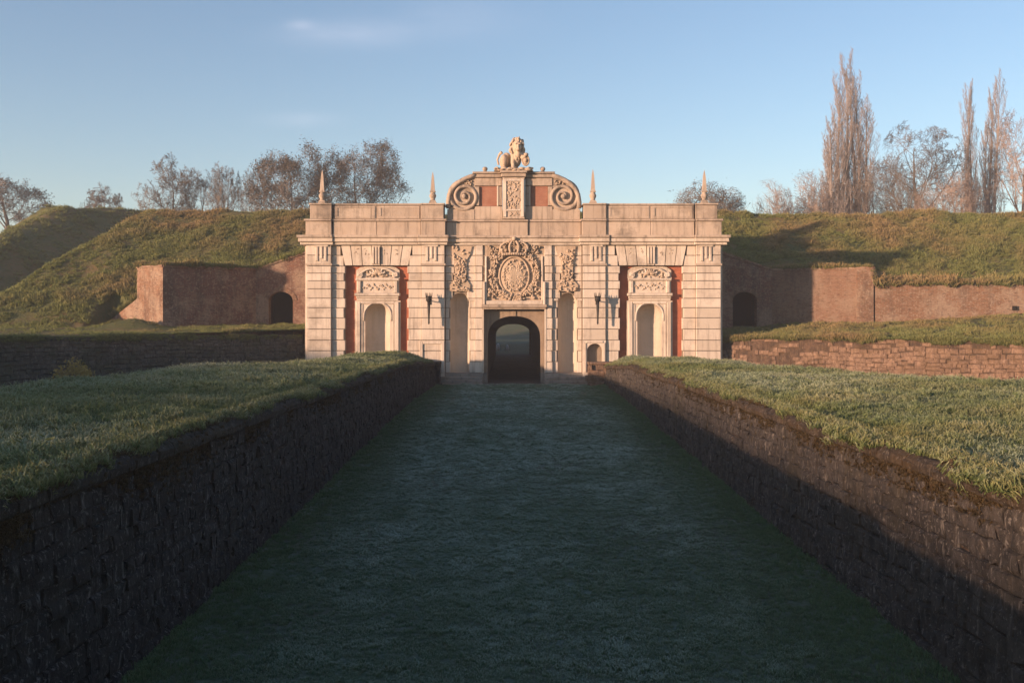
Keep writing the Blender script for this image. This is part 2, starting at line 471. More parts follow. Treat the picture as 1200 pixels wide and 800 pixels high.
def bank_surface(side):
    xt, zt, wd = (WX_T, WZ, BANK_W) if side < 0 else (EX_T, EZ, BANK_E)
    crown = 0.12 if side < 0 else 0.02

    def fun(u, y):
        w = lin(y, wd); e = abs(lin(y, xt)) + 0.22
        zt_ = lin(y, zt) + 0.05; full = max(zt_, lin(0, zt) + 0.02)
        if u <= 1.0:
            d = u * w; z = zt_ + (full - zt_) * sstep(0, 0.9, d) + crown * math.sin(min(1, u * 1.02) * math.pi) ** 0.8 * sstep(0, 2.5, d)
        else:
            d = w + (u - 1.0) * 11.0; z = full - 0.30 * (d - w) - 0.02 * (d - w) ** 2 * 0.3
        X = side * (e + d)
        k = sstep(0.0, 0.8, d)
        z += k * ((0.14 if side < 0 else 0.10) * fbm(X, y, 0.28) + 0.06 * fbm(X, y, 0.9)) + 0.03 * fbm(X, y, 2.2)
        z -= 2.6 * sstep(52.8, 56.5, y) * sstep(0.2, 1.4, d)
        return (X, y, max(z, -2.3))
    us = [0, 0.01, 0.03, 0.06, 0.1] + frange(0.14, 1.0, 0.045)[0:] + frange(1.05, 2.0, 0.08)
    o = grid_surface('bank', us, frange(-6, 56.6, 0.45), fun, 'g_bank')
    return o, fun


bank_l, bank_l_fun = bank_surface(-1)
tag(bank_l, 'frosty grass bank in shade along the dark wall', 'bank', kind='structure')
bank_r, bank_r_fun = bank_surface(1)
tag(bank_r, 'sunlit grass bank along the brown wall', 'bank', kind='structure')


# casemate walls: plan of each side, outward from the gate
def wall_y_left(x):       # x negative
    return lin(-x, [(11.4, 62.0), (15.95, 62.0), (20.2, 57.6), (22.45, 59.6), (25.2, 62.0)])


def wall_y_right(x):
    return lin(x, [(11.4, 62.0), (16.2, 62.0), (21.5, 59.2), (60, 57.2)])


def wall_top_left(x):
    return lin(-x, [(11.6, 8.2), (15.9, 6.75), (20.2, 6.68), (22.4, 6.72), (22.5, 4.9), (25.2, 3.5)])


def wall_top_right(x):
    return lin(x, [(11.6, 8.2), (15.9, 6.72), (21.4, 6.66), (21.6, 5.74), (60, 5.74)])


def terrace_z(x, y):
    if x < 0: return 2.72 + 0.05 * max(0, y - 50)
    return 2.58 + 0.09 * max(0.0, y - (57 - 0.826 * (x - 12))) * 0.9


def rampart_z(x, y):
    front = 2.9 + 0.547 * (y - 58.0)
    top = 12.2 + 0.25 * fbm(x, y, 0.06)
    if x > 0: front = 2.9 + 0.50 * (y - 57.4)
    z = min(front, top)
    if x < 0:
        z = min(z, 12.2 + 0.672 * (x + 27.3) + 0.30 * (y - 75))
    # roll the shoulder over
    z -= 0.9 * math.exp(-((y - 76.0) / 3.0) ** 2) * 0.5
    base = terrace_z(x, y) - 0.12
    if x < 0 and x > -25.2:
        wy = wall_y_left(x) + 0.62
        z = base if y < wy else max(z, wall_top_left(x) - 0.06)
    elif x > 0:
        wy = wall_y_right(x) + 0.62
        z = base if y < wy else max(z, wall_top_right(x) - 0.06)
    rough = sstep(base + 0.2, base + 1.2, z)
    z = max(z, base if x > -40 else -2.3)
    z += rough * (0.32 * fbm(x, y, 0.16, 3) + 0.16 * fbm(x, y, 0.5) + 0.07 * fbm(x, y, 1.4))
    if x < 0: z += 0.62 * math.exp(-((x + 21.8) / 1.6) ** 2 - ((y - 56.7) / 0.9) ** 2)
    return z


r_x = frange(-64, -25.5, 0.55) + frange(-25.3, 45, 0.3) + frange(46, 90, 2)
r_y = frange(57.2, 78, 0.33) + frange(79, 88, 1.5)
rampart = grid_surface('rampart', r_x, r_y, lambda x, y: (x, y, rampart_z(x, y)), 'g_slope',
                       keep=lambda x, y: not (abs(x) < 11.2 and y < 71.2) and not (13.0 < abs(x) < 15.9 and 61.3 < y < 65.2))
tag(rampart, 'tall grass covered earth rampart on both sides of the gate', 'rampart', kind='structure')


# terraces between the low front walls and the casemates
def low_wall_y(x): return 57.0 - 0.826 * (abs(x) - 12.0)


for side, lab in ((-1, 'narrow grass terrace below the shaded brick casemate'), (1, 'rough grass terrace below the sunlit brick casemate')):
    def terr(u, v, side=side):
        X = side * u; ya = low_wall_y(u) + 0.1; Y = ya + (62.6 - ya) * v
        z = terrace_z(X, Y) + 0.04 * fbm(X, Y, 0.8) + 0.05 * sstep(0, 0.2, v)
        if side < 0: z += 0.62 * math.exp(-((X + 21.8) / 1.6) ** 2 - ((Y - 56.7) / 0.9) ** 2)
        return (X, Y, z)
    t = grid_surface('terrace', frange(11.7, 46, 0.4), frange(0, 1, 0.05), terr, 'g_slope')
    tag(t, lab, 'terrace', kind='structure')

# ground inside the fortress, rising to a far hillside seen through the passage
inner = grid_surface('inner_ground', frange(-140, 140, 5), frange(88, 330, 4),
                     lambda x, y: (x, y, 0.72 + 14.0 * sstep(205, 262, y + 0.5 * x) + 0.5 * fbm(x, y, 0.05) * sstep(200, 220, y)), 'g_field')
tag(inner, 'grassy ground rising behind the gate passage', 'ground', kind='structure')

# the rear face of the rampart with its passage opening, and the terrepleins the trees stand on
rb = MB()
for (xa, xb, za, zb) in ((-9.0, -1.53, -1, 12.1), (1.53, 9.0, -1, 12.1), (-1.53, 1.53, 3.42, 12.1)): rb.box(xa, xb, 87.4, 88.4, za, zb)
o = rb.build('rear_wall', 'brick_flank')
tag(o, 'brick rear wall of the rampart around the far end of the passage', 'wall', kind='structure')
for side in (-1, 1):
    def tfun(u, y, side=side): return (side * u, y, lin(y, [(87.5, 11.7), (93, 9.5), (140, 9.5), (152, 0.2)]) + 0.2 * fbm(u, y, 0.1) * sstep(90, 95, y))
    o = grid_surface('terreplein', frange(9.0, 33 if side < 0 else 90, 3.0), frange(87.5, 152, 2.5), tfun, 'g_slope')
    tag(o, 'raised grass terreplein behind the rampart, %s the passage' % ('sunward of' if side < 0 else 'poplar side of'), 'terreplein', kind='structure')
    wb = MB(); wb.box(min(side * 8.4, side * 9.02), max(side * 8.4, side * 9.02), 88.4, 148, -0.5, 9.45)
    o = wb.build('cutting_wall', 'brick_flank'); tag(o, 'brick wall lining the road beyond the passage on the %s side' % ('sunward' if side < 0 else 'poplar'), 'wall', kind='structure')


# far bastion on the left, its shaded flank towards the gate
def bastion_z(x, y):
    p0 = (-45.0, 100.0); d = (-3 / 25.18, -25 / 25.18)
    s = (x - p0[0]) * d[0] + (y - p0[1]) * d[1]
    q = (x - p0[0]) * (-d[1]) + (y - p0[1]) * d[0]          # positive to the right / front
    ridge = 15.6 - 0.39 * max(0, s) - 0.035 * max(0, -s)
    if s > -1: z = ridge - 0.78 * max(0, q - 0.3) - 0.62 * max(0, -q - 0.3)
    else: z = ridge - 0.78 * max(0, q - 0.3 + 0.9 * (s + 1)) - 0.62 * max(0, -q - 3)
    z -= 0.25 * math.exp(-(q / 1.2) ** 2)
    return max(-2.4, z + 0.25 * fbm(x, y, 0.15))


b_ = grid_surface('bastion', frange(-110, -22, 0.9), frange(72, 128, 0.9), lambda x, y: (x, y, bastion_z(x, y)), 'g_slope',
                  keep=lambda x, y: not (x > -30 and y < 89))
tag(b_, 'far grassy bastion whose steep flank lies in shade', 'bastion', kind='structure')
m_ = grid_surface('mound', frange(-150, -55, 2.0), frange(118, 175, 2.0),
                  lambda x, y: (x, y, -2.4 + 19.0 * math.exp(-((x + 82) / 26) ** 2 - ((y - 142) / 17) ** 2) + 0.5 * fbm(x, y, 0.1)), 'g_slope')
tag(m_, 'distant tawny grass mound beyond the bastion', 'mound', kind='structure')


# unseen earthwork added out left, shaped to shade the near bank and ditch
def shade_earthwork_z(x, y):
    h = lin(y, [(-120, 7.25), (-2, 7.25), (14, 6.35), (33, 6.1), (43, -2.4)])
    h += 0.12 * fbm(0, y, 0.12)
    d = max(0.0, abs(x + 45.5) - 1.2)
    return max(-2.4, h - 0.62 * d + 0.12 * fbm(x, y, 0.3))


ow = grid_surface('shade_earthwork', frange(-68, -28, 0.8), frange(-120, 48, 1.0), lambda x, y: (x, y, shade_earthwork_z(x, y)), 'g_slope')
tag(ow, 'unseen grass earthwork added to shade the approach', 'earthwork', kind='structure')


# ------------------------------------------------------------------ rough stone walls
def stone_variants(n=14, seed=3, rough=0.12):
    out = []; r = random.Random(seed)
    for k in range(n):
        j = lambda a=rough: r.uniform(-a, a)
        P = []
        for y, ins in ((0.5, 0.0), (-0.32, 0.0), (-0.5, 0.10)):
            for sx, sz in ((-1, -1), (1, -1), (1, 1), (-1, 1)):
                P.append((sx * (0.5 - ins * r.uniform(0.5, 1.5)) + (j(0.04) if ins == 0 else j()), y + (j(0.07) if ins else 0), sz * (0.5 - ins * 1.3 * r.uniform(0.5, 1.5)) + (j(0.04) if ins == 0 else j())))
        P.append((j(0.15), -0.52 + j(0.10), j(0.15)))
        Fs = []
        for a in (0, 4):
            for i in range(4): Fs.append((a + i, a + (i + 1) % 4, a + 4 + (i + 1) % 4, a + 4 + i))
        for i in range(4): Fs.append((8 + i, 8 + (i + 1) % 4, 12))
        out.append((P, Fs))
    return out


SV = stone_variants()
_stone_mesh = {}


def stone_mesh(k, mat):
    if (k, mat) not in _stone_mesh:
        me = bpy.data.meshes.new('stone'); me.from_pydata(SV[k][0], [], SV[k][1]); me.materials.append(M[mat]); me.update()
        _stone_mesh[(k, mat)] = me
    return _stone_mesh[(k, mat)]


def lay_stones(root, pos, length, ztop, zbot, course, lmin, lmax, mat, seed, limit=300, thick=0.22, skip=None, name='stone', rank=None, jitter=1.0, gap=0.008):
    """pos(s, z) -> (Vector point on the face, outward normal angle). Courses are laid from the top down."""
    r = random.Random(seed); items = []
    k = 0; zoff = 0.0
    while zoff < 6:
        h = course * r.uniform(0.78, 1.22); s = -r.uniform(0, lmax)
        any_ = False
        while s < length:
            L = r.uniform(lmin, lmax) * (1.25 if r.random() < 0.15 else 1.0); sm = s + L / 2
            if 0 <= sm <= length:
                zc = ztop(sm) - zoff - h / 2
                if zc + h * 0.3 > zbot(sm):
                    any_ = True
                    if not (skip and skip(sm, zc, r)):
                        items.append((sm, zc + r.uniform(-0.10, 0.10) * h * jitter, L - gap, h * r.uniform(0.88, 1.12) - gap * 0.5, r.randrange(len(SV)), r.uniform(-0.018, 0.018) * jitter, r.uniform(-0.018, 0.018) * jitter, r.uniform(-0.03, 0.03) * jitter))
            s += L
        zoff += h
        if not any_: break
    base = Vector(root.location)
    def key(t):
        p, a = pos(t[0], t[1]); return (p - Vector((0, 0, ZC))).length
    items.sort(key=rank or key)
    VV = []; FF = []
    for i, (s, z, L, h, v, dy, rz, rx) in enumerate(items):
        p, ang = pos(s, z)
        n = Vector((math.cos(ang), math.sin(ang), 0)); p = p + n * (dy - thick * 0.45)
        rot = Matrix.Rotation(ang + math.pi / 2 + rz, 4, 'Z') @ Matrix.Rotation(rx, 4, 'X') @ Matrix.Rotation(rx * 0.8, 4, 'Y')
        if i < limit:
            o = bpy.data.objects.new(name, stone_mesh(v, mat)); C.objects.link(o); o.parent = root
            o.matrix_basis = Matrix.Translation(p - base) @ rot @ Matrix.Diagonal((L, thick, h, 1))
        else:
            mm = Matrix.Translation(p - base) @ rot @ Matrix.Diagonal((L, thick, h, 1))
            P, Fs = SV[v]; off = len(VV)
            VV += [tuple(mm @ Vector(q)) for q in P]; FF += [tuple(a + off for a in f) for f in Fs]
    if FF:
        o = raw_mesh('stone_infill', VV, FF, mat, root, False); o['kind'] = 'stuff'
    return items


def ditch_wall(side):
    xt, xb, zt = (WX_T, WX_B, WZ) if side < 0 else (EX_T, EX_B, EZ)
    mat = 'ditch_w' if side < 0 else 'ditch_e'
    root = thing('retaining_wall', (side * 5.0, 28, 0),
                 'long stone wall with its shade put into a near-black colour under the frosty grass bank' if side < 0 else 'long brown stone wall with its upper courses in sunlight', 'wall')
    ya, yb = 3.0, 54.6

    def xface(y, z):
        t = lin(y, zt); f = floor_z(y); u = min(1, max(0, (t - z) / max(0.3, t - f))); return lin(y, xt) * (1 - u) + lin(y, xb) * u

    def pos(s, z):
        y = ya + s; return Vector((xface(y, z), y, z)), (0.0 if side < 0 else math.pi)
    # earth and mortar core
    vs_, fs = [], []; ys = frange(ya, yb, 0.8)
    for y in ys:
        t = lin(y, zt); f = floor_z(y) - 0.3
        for z in (t, f): vs_.append((xface(y, z) + side * 0.05 - root.location.x, y - 28, z))
        vs_.append((xface(y, t) + side * 0.75 - root.location.x, y - 28, t))
    for i in range(len(ys) - 1):
        a = i * 3; fs.append((a, a + 3, a + 4, a + 1)); fs.append((a, a + 2, a + 5, a + 3))
    raw_mesh('wall_core', vs_, fs, 'core' if side < 0 else 'core_e', root, False)
    cap_h = 0.20
    lay_stones(root, pos, yb - ya, lambda s: lin(ya + s, zt) - cap_h, lambda s: floor_z(ya + s) - 0.05, 0.205, 0.16, 0.44, mat, 21 + side, 300, jitter=1.2, gap=-0.035)
    # coping course, slightly proud and rounded
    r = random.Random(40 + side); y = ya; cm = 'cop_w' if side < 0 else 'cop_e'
    while y < yb:
        L = r.uniform(0.55, 1.05); ym = y + L / 2
        if ym > yb: break
        mb = MB(); n = 6; hl = L / 2 - 0.012
        slope = (lin(ym + 0.4, xt) - lin(ym - 0.4, xt)) / 0.8; zs = (lin(ym + 0.4, zt) - lin(ym - 0.4, zt)) / 0.8
        rows = []
        for e in (-hl, 0.0, hl):
            xx = lin(ym, xt) + slope * e; zz = lin(ym, zt) + zs * e; ring = []
            prof = [(0.42, -cap_h), (-0.03, -cap_h), (-0.09, -cap_h * 0.75), (-0.10, -cap_h * 0.35), (-0.06, -0.02), (0.02, 0.035), (0.42, 0.05)]
            for (dx, dz) in prof:
                ring.append((xx + side * (dx + r.uniform(-0.016, 0.016)), ym + e, zz + dz + r.uniform(-0.016, 0.016)))
            rows.append(ring)
        vs2 = [p for ring in rows for p in ring]; k = 7
        fs2 = [(i * k + j, i * k + j + 1, (i + 1) * k + j + 1, (i + 1) * k + j) for i in range(2) for j in range(k - 1)]
        fs2 += [tuple(range(k)), tuple(range(3 * k - 1, 2 * k - 1, -1))]
        mb.add(vs2, fs2, False); mb.build('coping_stone', cm, root)
        y += L
    return root


wall_l = ditch_wall(-1)
wall_r = ditch_wall(1)


def end_pier(x0, x1, ya, yb, ztop, mat, core, label, seed):
    zb = -0.1; cx = (x0 + x1) / 2
    root = thing('end_pier', (cx, (ya + yb) / 2, zb), label, 'pier')
    mb = MB(); mb.box(x0 + 0.06, x1 - 0.06, ya + 0.06, yb - 0.06, zb, ztop - 0.10); mb.build('pier_core', core, root)
    r = random.Random(seed)
    for (nx, ny, L) in ((0, -1, x1 - x0), (-1, 0, yb - ya), (1, 0, yb - ya)):
        def pos(s, z, nx=nx, ny=ny):
            if ny: return Vector((x0 + s, ya, z)), -math.pi / 2
            return Vector((x0 if nx < 0 else x1, ya + s, z)), (math.pi if nx < 0 else 0.0)
        lay_stones(root, pos, L, lambda s: ztop - 0.11, lambda s: zb, 0.26, 0.25, 0.55, mat, seed + nx + 2 * ny, 300, 0.14)
    mb = MB(); mb.chamfer_box(x0 - 0.05, x1 + 0.05, ya - 0.05, yb, ztop - 0.10, ztop + 0.03, 0.03); mb.build('cap_stone', mat, root)
    return root


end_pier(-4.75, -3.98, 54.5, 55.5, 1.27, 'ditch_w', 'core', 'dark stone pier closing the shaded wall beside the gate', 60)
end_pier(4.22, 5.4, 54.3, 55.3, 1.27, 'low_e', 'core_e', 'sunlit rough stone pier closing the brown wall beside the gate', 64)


# low angled front walls of the terraces
def low_wall(side):
    mat, core = ('low_w', 'core') if side < 0 else ('low_e', 'core_e')
    root = thing('terrace_wall', (side * 18, 52, 0),
                 'mossy dark stone terrace wall in shade beside the gate' if side < 0 else 'crumbling pink sandstone terrace wall in sunlight beside the gate', 'wall')
    x0 = 12.0; tx, ty = 1 / math.hypot(1, 0.826), -0.826 / math.hypot(1, 0.826); Lw = 26.0
    ang = math.atan2(-tx, ty * side * -1) if False else math.atan2(-tx, side * ty)
    top = (lambda s: 2.72 + 0.03 * math.sin(s)) if side < 0 else (lambda s: 2.62 + 0.05 * math.sin(s * 1.3) + 0.06 * fbm(s, 0, 0.6))

    def pos(s, z): return Vector((side * (x0 + tx * s), 57.0 + ty * s, z)), ang
    vs_, fs = [], []; ss = frange(0, Lw, 0.8)
    n = Vector((math.cos(ang), math.sin(ang), 0))
    for s in ss:
        for z, dn in ((top(s) - 0.03, -0.05), (-2.3, -0.05), (top(s) - 0.03, -0.6)):
            p, a = pos(s, z); p = p + n * dn - Vector(root.location); vs_.append(tuple(p))
    for i in range(len(ss) - 1):
        a = i * 3; fs.append((a, a + 3, a + 4, a + 1)); fs.append((a, a + 2, a + 5, a + 3))
    raw_mesh('wall_core', vs_, fs, core, root, False)
    skip = None
    if side > 0:
        skip = lambda s, z, r: (s < 6.5 + 1.5 * math.sin(z * 3) and r.random() < 0.65) or (z > 2.2 and r.random() < 0.35)
    lay_stones(root, pos, Lw, top, lambda s: 0.1, 0.23 if side > 0 else 0.2, 0.2, 0.62, mat, 80 + side, 300, 0.2, skip, rank=lambda t: abs(t[0] - 8) + 2 * max(0, 1.0 - t[1]), jitter=1.6)
    return root


low_wall(-1)
low_wall(1)


# ------------------------------------------------------------------ brick casemates beside the gate
def wall_run(root, name, pts, tops, zb, thick, mat, holes=()):
    """a brick wall following plan points with a sloping top; front is on the outer (camera) side."""
    for i in range(len(pts) - 1):
        (xa, ya), (xb, yb) = pts[i], pts[i + 1]; ta, tb = tops[i], tops[i + 1]
        d = Vector((xb - xa, yb - ya, 0)); L = d.length; d.normalize(); n = Vector((d.y, -d.x, 0))
        if n.y > 0: n = -n
        def P(s, z, back=False):
            p = Vector((xa, ya, 0)) + d * s; p = p - n * thick if back else p; return (p.x, p.y, z)
        mb = MB(); h = [q for q in holes if q[0] == i]
        def T(s): return ta + (tb - ta) * s / L
        if not h:
            cuts = [(0, L)]
            a = [P(0, zb), P(L, zb), P(L, tb), P(0, ta), P(0, zb, 1), P(L, zb, 1), P(L, tb, 1), P(0, ta, 1)]
            mb.add(a, [(0, 1, 2, 3), (7, 6, 5, 4), (0, 4, 5, 1), (1, 5, 6, 2), (2, 6, 7, 3), (3, 7, 4, 0)])
        else:
            _, s0, s1, z0, zs, zt = h[0]; poly = [(0, zb), (0, ta), (L, tb), (L, zb), (s1, zb)]
            for k in range(0, 13):
                q = math.pi * k / 12; poly.append(((s0 + s1) / 2 + (s1 - s0) / 2 * math.cos(q), zs + (zt - zs) * math.sin(q)))
            poly.append((s0, zb)); m = len(poly)
            a = [P(s, z) for s, z in poly] + [P(s, z, 1) for s, z in poly]
            mb.add(a, [tuple(range(m)), tuple(range(2 * m - 1, m - 1, -1))] + [(j, j + m, (j + 1) % m + m, (j + 1) % m) for j in range(m)])
        mb.build(name, mat, root)


def casemate(side):
    if side < 0:
        root = thing('casemate', (-16, 62, 3), 'brick casemate in shade with a dark arched doorway beside the gate', 'casemate')
        pts = [(-11.6, 62), (-15.95, 62), (-20.2, 57.6), (-22.45, 59.6), (-25.2, 62.0)]
        tops = [8.2, 6.75, 6.68, 6.72, 3.5]; mats = ['brick_flank', 'brick_flank', 'brick_side', 'brick_side']
        door = (0, 2.05, 3.55, 3.1, 4.85, 5.40)
    else:
        root = thing('casemate', (16, 62, 3), 'brick casemate half in sunlight with a dark arched doorway beside the gate', 'casemate')
        pts = [(11.8, 62), (16.2, 62), (21.5, 59.2), (21.6, 59.9)]
        tops = [8.2, 6.72, 6.66, 6.66]; mats = ['brick_flank', 'brick_pale', 'brick_side']
        door = (0, 1.95, 3.45, 3.1, 4.85, 5.40)
    for i in range(len(pts) - 1):
        wall_run(root, 'brick_wall', pts[i:i + 2], [4.9, tops[4]] if (side < 0 and i == 3) else tops[i:i + 2], 1.5, 0.6 if i == 0 else 0.95, mats[i], [door] if i == 0 else [])
    # door opening: brick arch, dark back and jambs
    s0, s1 = door[1], door[2]; xa = pts[0][0] + side * s0; xb = pts[0][0] + side * s1; x0, x1 = min(xa, xb), max(xa, xb)
    o = MB(); o.box(x0 - 0.3, x1 + 0.3, 64.6, 64.7, 2.4, 6.2); o.box(x0 - 0.4, x0 - 0.3, 62.62, 64.7, 2.4, 6.2); o.box(x1 + 0.3, x1 + 0.4, 62.62, 64.7, 2.4, 6.2)
    o.box(x0 - 0.4, x1 + 0.4, 62.62, 64.7, 6.2, 6.3); o.box(x0 - 0.4, x1 + 0.4, 62.62, 64.7, 2.3, 2.4)
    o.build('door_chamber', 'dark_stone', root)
    d = MB(); d.box(x0 - 0.28, x1 + 0.28, 64.50, 64.58, 2.42, 6.1)
    dl = d.build('dark_backing', 'opening_dark', root)  # dark sheet at the chamber back; the doorway's darkness is in its colour
    cx = (x0 + x1) / 2; hw = (x1 - x0) / 2
    for k in range(13):
        q0 = math.pi * k / 13; q1 = math.pi * (k + 0.92) / 13; m = MB()
        ring = [(cx + (hw + e) * math.cos(q), 4.85 + (0.55 + e) * math.sin(q)) for q, e in ((q0, 0.0), (q0, 0.26), (q1, 0.26), (q1, 0.0))]
        m.prism(ring, 61.96, 62.05); m.build('arch_brick', 'brick_pale' if k % 2 else 'brick_side', root)
    # stone coping line under the turf
    mb = MB()
    for i in range(len(pts) - (2 if side < 0 else 1)):
        (xa, ya), (xb, yb) = pts[i], pts[i + 1]; dd = Vector((xb - xa, yb - ya, 0)); L = dd.length; dd.normalize(); n = Vector((dd.y, -dd.x, 0))
        if n.y > 0: n = -n
        P = []
        for (s, t) in ((-0.0, tops[i]), (L, tops[i + 1])):
            for dn, dz in ((0.07, 0.003), (0.07, 0.13), (-0.62, 0.13), (-0.62, 0.003)):
                q = Vector((xa, ya, 0)) + dd * s + n * dn; P.append((q.x, q.y, t + dz))
        mb2 = MB(); mb2.add(P, [(0, 1, 2, 3), (7, 6, 5, 4), (0, 4, 5, 1), (1, 5, 6, 2), (2, 6, 7, 3), (3, 7, 4, 0)]); mb2.build('coping', 'brick_side', root)
    return root


casemate(-1)
casemate(1)
root = thing('flank_wall', (36, 59, 3), 'worn sunlit brick wall under shaggy grass beside the casemate', 'wall')
wall_run(root, 'brick_wall', [(21.62, 59.25), (32.6, 58.68)], [5.74, 5.74], 1.5, 1.0, 'brick_side')
wall_run(root, 'brick_wall', [(32.64, 58.64), (60, 57.2)], [5.74, 5.74], 1.5, 1.0, 'brick_pale')
mb = MB(); mb.box(29.55, 29.8, 58.7, 58.82, 4.2, 4.45); mb.build('dark_hole_box', 'opening_dark', root)  # solid dark box; the shade of a hole is put into its colour


# ------------------------------------------------------------------ the gatehouse
GX = lambda p: (p - 600.0) * PX
GZ = lambda p: (450.0 - p) * PX
MIR = lambda p: 1204.0 - p
gate = thing('gatehouse', (GX(602), Y0, 0), 'pale limestone baroque gatehouse with red panels and arched passage', 'gatehouse')
RG = random.Random(5)


def gbox(name, x0, x1, yt, yb_, d0, d1, mat='lime', c=0.0, parent=None):
    a, b = sorted((GX(x0), GX(x1))); z0, z1 = sorted((GZ(yt), GZ(yb_)))
    mb = MB()
    if c: mb.chamfer_box(a, b, Y0 + d0, Y0 + d1, z0, z1, c)
    else: mb.box(a, b, Y0 + d0, Y0 + d1, z0, z1)
    return mb.build(name, mat, parent or gate)


def ashlar(x0, x1, yt, yb_, d0, mat='lime', thick=0.3, j=0.013, name='ashlar_block'):
    a, b = sorted((GX(x0), GX(x1))); z0, z1 = sorted((GZ(yt), GZ(yb_)))
    mb = MB(); dd = RG.uniform(-0.006, 0.006)
    mb.chamfer_box(a + j * 0.5, b - j * 0.5, Y0 + d0 + dd, Y0 + d0 + thick, z0 + j, z1 - j, 0.022)
    return mb.build(name, mat, gate)


def gprism(name, pts, d0, d1, mat='lime', parent=None):
    mb = MB(); mb.prism([(GX(x), GZ(y)) for x, y in pts], Y0 + d0, Y0 + d1); return mb.build(name, mat, parent or gate)


def arch_pts(cx, rx, ys, ry, n=16, pw=1.0):
    out = []
    for k in range(n + 1):
        q = math.pi * k / n
        out.append((cx - rx * math.cos(q), ys - ry * math.sin(q) ** pw))
    return out


def arch_plate(name, x0, x1, yt, yb_, cx, rx, ys, ry, d0, d1, mat='lime', pw=1.0):
    a = arch_pts(cx, rx, ys, ry, 18, pw); x0, x1 = min(x0, x1), max(x0, x1)
    pts = [(x0, yb_), (x0, yt), (x1, yt), (x1, yb_), (cx + rx, yb_)] + a[::-1] + [(cx - rx, yb_)]
    return gprism(name, pts, d0, d1, mat)


def niche(name, cx, rx, ys, yb_, d0, depth, mat='niche'):
    mb = MB(); vs_ = []; fs = []; n = 16
    def ring(z):
        return [(GX(cx) - rx * PX * math.cos(math.pi * k / n), Y0 + d0 + depth * math.sin(math.pi * k / n), z) for k in range(n + 1)]
    rows = [ring(GZ(yb_)), ring(GZ(ys))]
    for j in range(1, 9):
        f = math.pi / 2 * j / 8; r_ = []
        for k in range(n + 1):
            q = math.pi * k / n
            r_.append((GX(cx) - rx * PX * math.cos(q) * math.cos(f) if True else 0, Y0 + d0 + depth * math.sin(q) * math.cos(f), GZ(ys) + rx * PX * math.sin(f)))
        rows.append(r_)
    for r_ in rows: vs_ += r_
    for i in range(len(rows) - 1):
        for k in range(n): a = i * (n + 1) + k; fs.append((a, a + 1, a + n + 2, a + n + 1))
    mb.add(vs_, fs, True)
    b = [(GX(cx - rx), Y0 + d0, GZ(yb_))] + rows[0][1:-1] + [(GX(cx + rx), Y0 + d0, GZ(yb_))]
    mb.add(b, [tuple(range(len(b)))], False)
    return mb.build(name, mat, gate, fix=False)


COURSE = [311.5, 320, 329, 338.5, 349.4, 360.5, 372.4, 385.5, 398.5, 411, 424, 437, 450]


def lumps(mb, pts, d, seed, r=(1.2, 2.4), h=0.09):
    q = random.Random(seed)
    for (x, y) in pts:
        a = q.uniform(0, math.pi); ra = q.uniform(*r) * PX; rb_ = ra * q.uniform(0.35, 0.75)
        mb.ellipsoid((GX(x), Y0 + d, GZ(y)), (ra, h * q.uniform(0.7, 1.2), rb_), Matrix.Rotation(a, 3, 'Y'), 7, 5)


# structural core behind the facing
mb = MB()
for (a, b) in ((GX(358), GX(403)), (GX(478), GX(527)), (GX(550), GX(566)), (GX(638), GX(654)), (GX(677), GX(726)), (GX(801), GX(846))):
    mb.box(a, b, Y0 + 0.42, Y0 + 1.3, -0.4, GZ(286))
mb.build('wall_core', 'joint', gate)
mb = MB(); mb.box(GX(358), GX(569.5), Y0 + 1.32, Y0 + 15.3, -0.4, GZ(262)); mb.box(GX(635.5), GX(846), Y0 + 1.32, Y0 + 15.3, -0.4, GZ(262))
mb.box(GX(569.5), GX(635.5), Y0 + 1.32, Y0 + 15.3, 4.1, GZ(262)); mb.build('rear_core', 'jamb', gate)
# solid wall behind the frieze and panels
gbox('frieze_core', 403, 478, 286, 311, 0.45, 1.3, 'joint'); gbox('frieze_core', 726, 801, 286, 311, 0.45, 1.3, 'joint')
gbox('frieze_core', 527, 677, 286, 300, 0.45, 1.3, 'joint')
gbox('corner_strip', 356.5, 361, 288, 450, 0.24, 1.3, 'lime'); gbox('corner_strip', 843, 847.5, 288, 450, 0.24, 1.3, 'lime')


